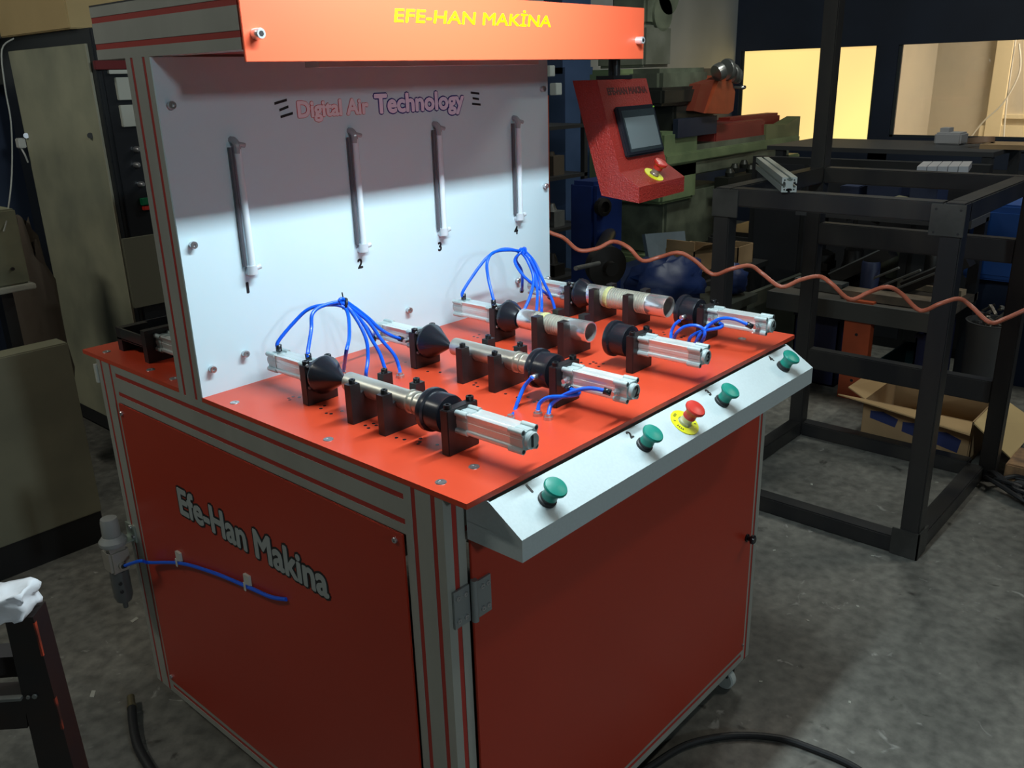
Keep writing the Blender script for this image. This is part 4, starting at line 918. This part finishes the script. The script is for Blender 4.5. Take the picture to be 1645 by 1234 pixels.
d2 = P(962, 423, 'y', 1.28); d3 = P(925, 431, 'y', 1.20)
MB().cyl(d2, d3, .009).build('bar_handle', GREYM, bl)
MB().box((A0.x, yb+.0, 0), (A1.x+.9, yb+.45, .50), bev=.02).build('bed', M('dark_blue_bed', (.004, .015, .07), .5, var=.4, scale=5), bl)
# dark blue sacks / tarpaulin
def blob(name, label, cat, c, s, mt, amp=.25, seed=0, seg=(20, 14), fr=3.5, flat=True):
    mb = MB(); vs = []; fs = []; nu, nv = seg
    for j in range(nv+1):
        ph = math.pi*j/nv
        for i in range(nu):
            th_ = 2*math.pi*i/nu
            d = Vector((math.sin(ph)*math.cos(th_), math.sin(ph)*math.sin(th_), math.cos(ph)))
            k = 1+amp*noise.noise(d*fr+Vector((seed, 0, 0)))+amp*.35*noise.noise(d*fr*3+Vector((0, seed, 0)))
            v = Vector((d.x*s[0], d.y*s[1], d.z*s[2]))*k
            if flat: v.z = max(v.z, -s[2]*.6)
            vs.append(Vector(c)+v)
    for j in range(nv):
        for i in range(nu):
            i2 = (i+1) % nu; fs.append([j*nu+i, j*nu+i2, (j+1)*nu+i2, (j+1)*nu+i])
    mb.add(vs, fs, True); mb.crisp = False; o = mb.build(name, mt); return tag(o, label, cat) if label else o
TARP = M('navy_tarpaulin', (.006, .022, .10), .5, bump=.3, scale=9)
blob('tarpaulin', 'long crumpled navy tarpaulin heap behind the farthest pipe', 'tarpaulin', (2.72, 1.36, .635), (.25, .15, .135), TARP, .35, 3)
blob('tarpaulin', 'smaller round navy tarpaulin bundle left of the steel frame leg', 'tarpaulin', (3.09, 1.22, .605), (.075, .09, .09), TARP, .25, 9)
q = P(1060, 500, 'y', 1.45)
tag(MB().box((2.15, 1.10, .50), (3.17, 1.58, .54)).box((2.2, 1.12, 0), (2.25, 1.17, .50)).box((3.05, 1.12, 0), (3.10, 1.17, .50)).box((3.05, 1.5, 0), (3.10, 1.55, .50)).box((2.2, 1.5, 0), (2.25, 1.55, .5)).build('low_table', M('greenish_steel', (.06, .068, .055), .4, .4)), 'low dark steel table carrying the navy tarpaulins', 'table')
# leaning grey metal cover with white label
lc = thing('metal_cover', 'leaning grey sheet metal cover with a white label behind the bench', 'metal cover', (2.9, 1.55, .5))
A = [P(px_, py_, 'y', y_) for px_, py_, y_ in ((1036, 376, 1.76), (1100, 371, 1.76), (1107, 436, 1.71), (1045, 430, 1.71))]
n_ = (A[1]-A[0]).cross(A[3]-A[0]).normalized()*.02
MB().add(A+[v+n_ for v in A], [(0,1,2,3), (4,7,6,5), (0,4,5,1), (1,5,6,2), (2,6,7,3), (3,7,4,0)]).build('sheet', M('blue_grey_sheet', (.17, .21, .24), .5, c2=(.13, .17, .20), scale=6), lc)
A = [P(px_, py_, 'y', y_) for px_, py_, y_ in ((1064, 419, 1.70), (1092, 420, 1.70), (1090, 431, 1.69), (1060, 428, 1.69))]
MB().add(A+[v+n_*.1 for v in A], [(0,1,2,3), (4,7,6,5), (0,4,5,1), (1,5,6,2), (2,6,7,3), (3,7,4,0)]).build('paper_label', M('white_paper', (.55, .58, .60), .7), lc)
# cartons in the gloom
def carton(label, y_, p0, p1, dep, mt=CARD, open_=True):
    a, b_ = P(*p0, 'y', y_), P(*p1, 'y', y_)
    t = thing('cardboard_box', label, 'box', ((a.x+b_.x)/2, y_+dep/2, min(a.z, b_.z)))
    z0_, z1_ = min(a.z, b_.z), max(a.z, b_.z); x0_, x1_ = min(a.x, b_.x), max(a.x, b_.x); t_ = .006
    MB().box((x0_, y_, z0_), (x1_, y_+t_, z1_)).box((x0_, y_+dep, z0_), (x1_, y_+dep+t_, z1_)).box((x0_, y_, z0_), (x0_+t_, y_+dep, z1_)).box((x1_-t_, y_, z0_), (x1_, y_+dep, z1_)).box((x0_, y_, z0_), (x1_, y_+dep, z0_+t_)).build('box_body', mt, t)
    if open_:
        MB().add([(x0_, y_, z1_), (x1_, y_, z1_), (x1_-.01, y_-.06, z1_+.02), (x0_+.01, y_-.05, z1_+.035), (x0_, y_, z1_+.004), (x1_, y_, z1_+.004), (x1_-.01, y_-.06, z1_+.024), (x0_+.01, y_-.05, z1_+.039)], [(0,1,2,3), (4,7,6,5), (0,4,5,1), (1,5,6,2), (2,6,7,3), (3,7,4,0)]).build('flap', mt, t)
        MB().box((x0_-.004, y_, z1_), (x0_+.002, y_+dep, z1_+.05)).build('flap', mt, t)
    return t
carton('open cardboard box just left of the nearer frame leg, beside the grey metal cover', 1.50, (1114, 444), (1156, 392), .17)
carton('narrow cardboard box seen between the two left frame legs', 1.50, (1184, 436), (1211, 390), .17, open_=False)

SHELF = M('rack_dark', (.02, .02, .02), .5)
mb = MB().box((3.22, 1.45, .50), (4.0, 1.74, .53)).box((3.23, 1.46, 0), (3.27, 1.5, .5)).box((3.95, 1.46, 0), (3.99, 1.5, .5)).box((3.95, 1.69, 0), (3.99, 1.73, .5)).box((3.23, 1.69, 0), (3.27, 1.73, .5)); tag(mb.build('dark_stand', SHELF), 'black stand under the cardboard boxes near the frame', 'stand')
pm = thing('press_motor', 'black boxy electric motor with cooling ribs beyond the left frame legs', 'motor', (3.9, 1.55, .53))
a, b_ = P(1215, 440, 'y', 1.90), P(1292, 362, 'y', 1.90)
MB().box((a.x, 1.90, a.z), (b_.x, 2.30, b_.z), bev=.02).build('motor_body', SHELF, pm)
MB().box((a.x+.05, 1.93, b_.z), (b_.x-.1, 2.25, b_.z+.03)).build('motor_lid', V1, pm)
for k in range(6): MB().box((a.x+.06+.08*k, 1.888, a.z+.03), (a.x+.09+.08*k, 1.902, b_.z-.05)).build('cooling_rib', V1, pm)
mb = MB().box((a.x, 1.90, 0), (a.x+.05, 1.96, a.z)).box((b_.x-.05, 1.9, 0), (b_.x, 1.96, a.z)).box((a.x, 1.9, a.z-.03), (b_.x, 2.3, a.z)); mb.build('stand', SHELF, pm)
# slanted guard sheet right of the motor base
A = [P(px_, py_, 'y', y_) for px_, py_, y_ in ((1192, 478, 1.26), (1290, 440, 1.26), (1272, 560, 1.22), (1192, 560, 1.22))]
n_ = Vector((0, .02, .004))
tag(MB().add(A+[v+n_ for v in A], [(0,1,2,3), (4,7,6,5), (0,4,5,1), (1,5,6,2), (2,6,7,3), (3,7,4,0)]).build('guard_sheet', M('olive_guard', (.060, .066, .050), .5, c2=(.035, .04, .03), scale=5)), 'olive drip sheet slanting behind the left frame leg', 'metal sheet')
# pillar and rack seen right of the panel
pl0, pl1 = P(908, 200, 'y', 3.1), P(952, 200, 'y', 3.1)
struct(MB().box((pl0.x, 3.1, 0), (pl1.x, 3.3, P(920, 108, 'y', 3.1).z)).box((pl0.x, 3.12, 1.6), (pl1.x, 3.28, 4.2)).build('trim_2', M('blue_pillar_paint', (.035, .065, .14), .6, c2=(.02, .045, .10), scale=3)))
rk = thing('parts_rack', 'dark parts rack filling the gap between white panel and blue pillar', 'rack', (2.3, 2.2, 0))
yk = 2.4; r0, r1 = P(878, 200, 'y', yk).x-.35, P(944, 200, 'y', yk).x
for z in (.12, .42, .72, 1.02, 1.30): MB().box((r0, yk, z), (r1, yk+.4, z+.02)).build('shelf', SHELF, rk)
for x in (r0, r1-.03): MB().box((x, yk, 0), (x+.03, yk+.03, 1.50)).build('post', SHELF, rk)
for k, z in enumerate((.14, .44, .74, 1.04)):
    for j in range(3):
        xx = r0+.05+j*(r1-r0-.1)/3
        o = MB().lathe([(.04, 0), (.05, .02), (.035+.01*(j % 2), .09), (.02, .13)], (xx+.06, yk+.12, z), EZ, 12)
        o.box((xx, yk+.05, z), (xx+.10, yk+.25, z+.07+.02*((j+k) % 3)))
        tag(o.build('machine_part', (V1, GREYM, M('brown_part', (.06, .045, .03), .6))[(j+k) % 3]), 'dark machine part stored on the parts rack', 'machine part', 'machine parts on the parts rack')
e0 = P(884, 160, 'y', 2.0)
tag(MB().box((e0.x-.02, 2.02, .9), (e0.x+.012, 2.06, 1.50)).build('orange_bar', ORANGEM), 'thin orange upright bar seen just past the edge of the white panel', 'bar')
for k, (p0, p1) in enumerate((((883, 123), (892, 105)), ((893, 153), (903, 133)))):
    a, b_ = P(*p0, 'y', 2.05), P(*p1, 'y', 2.05)
    tag(MB().box((a.x, 2.05, a.z), (b_.x, 2.09, b_.z), bev=.003).build('wall_switch', M('pale_switch', (.42, .45, .42), .5)), ('pale electrical box just right of the panel top, upper one', 'pale electrical box right of the panel top, lower one')[k], 'electrical box')

# ------------------------------------------------------------------ left side: cabinets
lcab = thing('floor_cabinet', 'low khaki metal cabinet with black plinth standing at the lower left', 'cabinet', (-.2, 2.29, 0))
MB().box((-1.4, 2.25, .12), (.325, 2.34, .768), bev=.004).build('door_panel', OLIVE, lcab)
MB().box((-1.4, 2.255, 0), (.322, 2.34, .12)).build('plinth', M('black_plinth', (.008, .008, .008), .6), lcab)
YN = 2.75
ec = thing('electrical_cabinet', 'tall black electrical cabinet with khaki side panel behind the bench', 'cabinet', (.9, 3.1, 0))
tp = P(146, 62, 'y', YN); X1 = tp.x; ztop = P(145, 44, 'y', YN).z
yfar = 0
for s_ in range(300):
    y_ = YN+.01*s_
    v = Vector((X1, y_, ztop))-CAM
    if 822.5+FPX*v.dot(RT)/v.dot(FW) < 0: yfar = y_; break
MB().box((X1, YN, .02), (X1+.9, yfar+.05, ztop), bev=.004).build('main_body', DKMETAL, ec)
pz1 = P(136, 70, 'x', X1-.008); pz0 = P(12, 80, 'x', X1-.008)
MB().box((X1-.008, pz1.y, .10), (X1-.001, min(pz0.y, yfar), pz1.z), bev=.002).build('side_panel', OLIVE2, ec)
MB().box((X1-.010, pz1.y-.006, .10), (X1-.001, pz1.y, pz1.z)).build('bright_edge', M('pale_edge', (.40, .38, .28), .5), ec)  # pale strip down the near edge of the side panel
MB().box((X1+.02, YN-.012, .1), (X1+.88, YN, ztop-.04)).build('front_door', M('black_door', (.010, .012, .016), .35), ec)
for p0, p1, mt, nm in (((174, 119), (206, 112), M('white_strip', (.50, .50, .45), .5), 'terminal_strip'), ((190, 161), (212, 124), M('pale_label', (.42, .43, .38), .6), 'switch_plate'), ((197, 204), (218, 168), MATS['pale_label'], 'switch_plate'), ((152, 112), (204, 97), M('maroon_plate', (.14, .01, .012), .4), 'red_plate'), ((227, 330), (240, 317), M('green_lamp', (.0, .15, .06), .4), 'green_button'), ((230, 338), (243, 330), REDB, 'red_button')):
    a, b_ = P(*p0, 'y', YN-.02), P(*p1, 'y', YN-.02)
    MB().box((a.x, YN-.03, a.z), (b_.x, YN-.012, b_.z), bev=.002).build(nm, mt, ec)
for (px_, py_) in ((218, 240), (218, 265), (225, 296)): MB().lathe([(.012, 0), (.012, .02), (.006, .03)], P(px_, py_, 'y', YN-.012), (0, -1, 0), 12).build('switch_knob', SCREWM, ec)
a, b_ = P(215, 495, 'y', YN-.02), P(275, 372, 'y', YN-.02)
MB().box((a.x, YN-.03, a.z), (b_.x, YN-.012, b_.z)).build('lower_cover', M('dim_khaki', (.14, .14, .10), .6), ec)
for (px_, py_) in ((145, 218), (42, 218)): MB().cyl(P(px_, py_, 'x', X1-.008), P(px_, py_, 'x', X1-.016), .012, seg=10).build('lock', SCREWM if px_ < 100 else V1, ec)
# carton and sheet on the tall cabinet
a, b_ = P(46, 38, 'y', YN+.25), P(146, 38, 'y', YN+.25)
tc_ = thing('carton', 'plain tan carton standing on top of the tall electrical cabinet', 'box', (X1+.3, YN+.4, ztop))
MB().box((X1-.03, YN+.10, ztop), (X1+.62, yfar-.10, ztop+.40), bev=.004).build('carton_body', CARDT, tc_)
MB().box((X1-.033, YN+.2, ztop+.3), (X1-.03, YN+.24, ztop+.38)).build('carton_tape', M('carton_tape', (.46, .33, .16), .6), tc_)
gs = MB().box((X1-.25, yfar-.08, ztop), (X1+.3, yfar+.5, ztop+.012)).box((X1-.2, yfar-.04, ztop+.012), (X1+.3, yfar+.5, ztop+.06)); tag(gs.build('sheet_stack', M('grey_sheet', (.26, .28, .26), .5, .2, var=.2, scale=5)), 'grey metal sheets lying left of the tan carton on the cabinet', 'metal sheet')
# old machine at far left edge
om = thing('old_machine', 'pale olive machine housing at the left edge beside the tall cabinet', 'machine', (.1, 2.75, 0))
ym = 2.55
a, b_ = P(-40, 470, 'y', ym), P(24, 335, 'y', ym)
MB().box((a.x-.3, ym, a.z), (b_.x-.0, ym+.15, b_.z), bev=.006).build('housing', M('pale_olive', (.28, .28, .18), .5, c2=(.18, .19, .13), scale=5), om)
MB().box((a.x-.3, ym-.02, a.z-.02), (b_.x+.01, ym+.17, a.z), bev=.003).build('bottom_rail', M('pale_rail', (.42, .42, .36), .5), om)
MB().box((a.x-.1, ym+.02, 0), (a.x-.04, ym+.08, a.z)).box((b_.x-.10, ym+.02, 0), (b_.x-.06, ym+.08, a.z)).build('stand', SHELF, om)
MB().cyl((b_.x-.05, ym-.001, a.z+.06), (b_.x-.05, ym-.006, a.z+.06), .006).build('screw_head', SHELF, om)
blob('sack', 'brown sack slumped behind the olive machine housing', 'sack', (.50, 2.98, .60), (.085, .11, .52), M('brown_sacking', (.085, .066, .05), .9, bump=.4, scale=14), .25, 4)
tag(MB().tube([P(22, 62, 'y', 2.70), P(3, 80, 'y', 2.68), P(8, 140, 'y', 2.66), P(18, 200, 'y', 2.64), P(19, 280, 'y', 2.62), P(12, 345, 'y', 2.56), P(6, 372, 'y', 2.54)], .0026, 8, 5).build('hanging_wire', M('pale_wire', (.32, .33, .30), .5)), 'thin pale wire hanging at the left edge', 'wire')
pg = thing('plug', 'small white plug hanging on the khaki side of the tall cabinet', 'plug', P(32, 235, 'y', 2.9))
c_ = P(32, 230, 'x', X1-.03)
MB().box((c_.x-.012, c_.y-.02, c_.z-.022), (c_.x+.02, c_.y+.02, c_.z+.022), bev=.004).build('plug_body', M('white_plug', (.55, .55, .52), .5), pg)
MB().tube([c_+Vector((0, 0, -.02)), c_+Vector((.0, -.03, -.05)), c_+Vector((.01, -.02, -.085))], .004, 6, 3).build('plug_cable', MATS['white_plug'], pg)

# ------------------------------------------------------------------ foreground stand and tissue
fg = thing('black_stand', 'black welded stand with orange overspray at the lower left corner', 'stand', (-.75, .55, 0))
FGB = M('black_stand_paint', (.012, .011, .012), .4, c2=(.02, .012, .010), scale=9)
TD = 1.35
tl, tr_ = PD(17, 985, TD), PD(64, 975, TD)
zs = (tl.z+tr_.z)/2
cx_, cy_ = (tl.x+tr_.x)/2, (tl.y+tr_.y)/2
u_ = (tr_-tl); u_.z = 0; wd = u_.length; u_.normalize(); v_ = Vector((-u_.y, u_.x, 0))
def fgp(s_, t_, z): return Vector((cx_, cy_, 0))+u_*s_+v_*t_+EZ*z
hw = wd/2
def taper(name, z0_, z1_, h0_, h1_, mt=FGB, dd=.022, off=0):
    a = [fgp(-h1_+off, -dd, z1_), fgp(h1_, -dd, z1_), fgp(h1_, dd, z1_), fgp(-h1_+off, dd, z1_)]
    b = [fgp(-h0_+off, -dd, z0_), fgp(h0_, -dd, z0_), fgp(h0_, dd, z0_), fgp(-h0_+off, dd, z0_)]
    return MB().add(a+b, [(0,1,2,3), (4,7,6,5), (0,4,5,1), (1,5,6,2), (2,6,7,3), (3,7,4,0)]).build(name, mt, fg)
taper('post', 0, zs, hw*1.7, hw*.93)
hb_ = zs-.145
MB().add([fgp(-.5, -.02, hb_), fgp(-hw, -.02, hb_), fgp(-hw, .02, hb_), fgp(-.5, .02, hb_), fgp(-.5, -.02, hb_-.06), fgp(-hw*1.3, -.02, hb_-.06), fgp(-hw*1.3, .02, hb_-.06), fgp(-.5, .02, hb_-.06)], [(0,1,2,3), (4,7,6,5), (0,4,5,1), (1,5,6,2), (2,6,7,3), (3,7,4,0)]).build('cross_bar', FGB, fg)
MB().add([fgp(-.5, .06, hb_+.02), fgp(-hw, .06, hb_+.02), fgp(-hw, .10, hb_+.02), fgp(-.5, .10, hb_+.02), fgp(-.5, .06, hb_-.02), fgp(-hw, .06, hb_-.02), fgp(-hw, .10, hb_-.02), fgp(-.5, .10, hb_-.02)], [(0,1,2,3), (4,7,6,5), (0,4,5,1), (1,5,6,2), (2,6,7,3), (3,7,4,0)]).build('rear_cross_bar', M('dark_bar', (.03, .026, .026), .4), fg)
MB().add([fgp(-.5, -.03, hb_), fgp(-hw, -.03, hb_), fgp(-hw, -.02, hb_), fgp(-.5, -.02, hb_), fgp(-.5, -.03, hb_+.005), fgp(-hw, -.03, hb_+.005), fgp(-hw, -.02, hb_+.005), fgp(-.5, -.02, hb_+.005)], [(0,1,2,3), (4,7,6,5), (0,4,5,1), (1,5,6,2), (2,6,7,3), (3,7,4,0)]).build('bright_strip', GREYM, fg)
ORS = M('orange_overspray', (.42, .05, .02), .5, c2=(.03, .012, .01), scale=16)
for z0_, z1_ in ((zs-.07, zs-.01), (zs-.21, zs-.15)):
    mb = MB()
    def hwz(z): return hw*.93+(hw*.77)*(zs-z)/zs
    mb.add([fgp(hwz(z0_)+.0005, -.023, z0_), fgp(hwz(z1_)+.0005, -.023, z1_), fgp(hwz(z1_)+.0005, -.016, z1_), fgp(hwz(z0_)+.0005, -.019, z0_), fgp(hwz(z0_)-.003, -.0225, z0_), fgp(hwz(z1_)-.002, -.0225, z1_)], [(0,1,2,3), (0,4,5,1)])
    mb.build('paint_streak', ORS, fg)
mb = MB().cyl(fgp(-.004, -.0225, hb_+.003), fgp(-.004, -.026, hb_+.003), .004, seg=8).cyl(fgp(-.014, -.0225, hb_+.002), fgp(-.014, -.026, hb_+.002), .003, seg=8); mb.build('rivet', GREYM, fg)
# tissue: folded crumpled pad
bm = bmesh.new(); bmesh.ops.create_cube(bm, size=1); bmesh.ops.subdivide_edges(bm, edges=bm.edges[:], cuts=5, use_grid_fill=True)
ctr = PD(24, 958, TD-.01)
vs = []
for v in bm.verts:
    c = v.co.copy(); r_ = Vector((c.x*.068, c.y*.055, c.z*.040))
    nn = Vector((noise.noise(c*3.1), noise.noise(c*3.1+Vector((9, 0, 0))), noise.noise(c*3.1+Vector((0, 9, 0)))))*.009
    r_ += nn; r_.z += c.x*.008
    vs.append(Vector((cx_-.018, cy_, zs+.024))+u_*r_.x+v_*r_.y+EZ*r_.z)
bm.verts.index_update(); fs = [[v.index for v in f.verts] for f in bm.faces]; bm.free()
for v in vs: v.z = max(v.z, zs+.001)
tm = MB().add(vs, fs, True); tm.crisp = False
tag(tm.build('tissue', M('white_tissue', (.75, .76, .80), .9)), 'crumpled folded white tissue lying on the black stand', 'tissue')

# ------------------------------------------------------------------ floor items
bh = thing('rubber_hose', 'black rubber hose with threaded end on the floor by the left side of the bench', 'hose', (-.1, 1.1, .013))
hp_ = [P(212, 1138, 'z', .02), P(214, 1165, 'z', .016), P(222, 1200, 'z', .013), P(242, 1236, 'z', .013), P(275, 1290, 'z', .013), P(300, 1340, 'z', .013)]
MB().tube(hp_, .012, 12, 6).build('hose_tube', RUBBER, bh)
MB().cyl(hp_[0], P(210, 1120, 'z', .022), .0105, seg=12).lathe([(.013, 0), (.013, .006)], hp_[0], (P(210, 1120, 'z', .022)-hp_[0]), 12).build('hose_fitting', M('brass_dull', (.20, .17, .10), .4, .7), bh)
tag(MB().tube([P(1000, 1262, 'z', .009), P(1050, 1228, 'z', .009), P(1105, 1196, 'z', .009), P(1175, 1182, 'z', .009), P(1250, 1186, 'z', .009), P(1310, 1205, 'z', .009), P(1375, 1234, 'z', .009), P(1450, 1290, 'z', .009)], .0085, 10, 6).build('power_cable', RUBBER), 'black cable arching over the floor in front of the bench', 'cable')
PAPER = M('pale_scrap', (.42, .42, .37), .8)
def scrap(px, py, w_, l_, ang, label, g=None):
    c = P(px, py, 'z', .001); ca, sa = math.cos(ang), math.sin(ang)
    pts = [(-l_, -w_), (l_*.8, -w_*.9), (l_, w_), (-l_*.7, w_)]
    pp = [(c.x+a*ca-b*sa, c.y+a*sa+b*ca) for a, b in pts]
    tag(MB().prism(pp, (0, 0, .0005), EX, EY, EZ, .0012).build('scrap', PAPER), label, 'scrap', g)
scrap(216, 996, .007, .014, .3, 'small pale scrap on the floor under the regulator')
scrap(149, 1115, .006, .016, .95, 'longer pale scrap on the floor between black stand and bench')
for px_, py_, s_ in ((1402, 893, .006), (1222, 1095, .005), (1378, 974, .006), (245, 888, .006), (1304, 778, .007), (1298, 997, .005), (1365, 1128, .005), (1244, 884, .006), (1415, 860, .005), (1505, 775, .006)):
    scrap(px_, py_, s_*.6, s_, random.random()*3, 'tiny pale fleck of debris on the concrete floor', 'pale flecks on the floor')
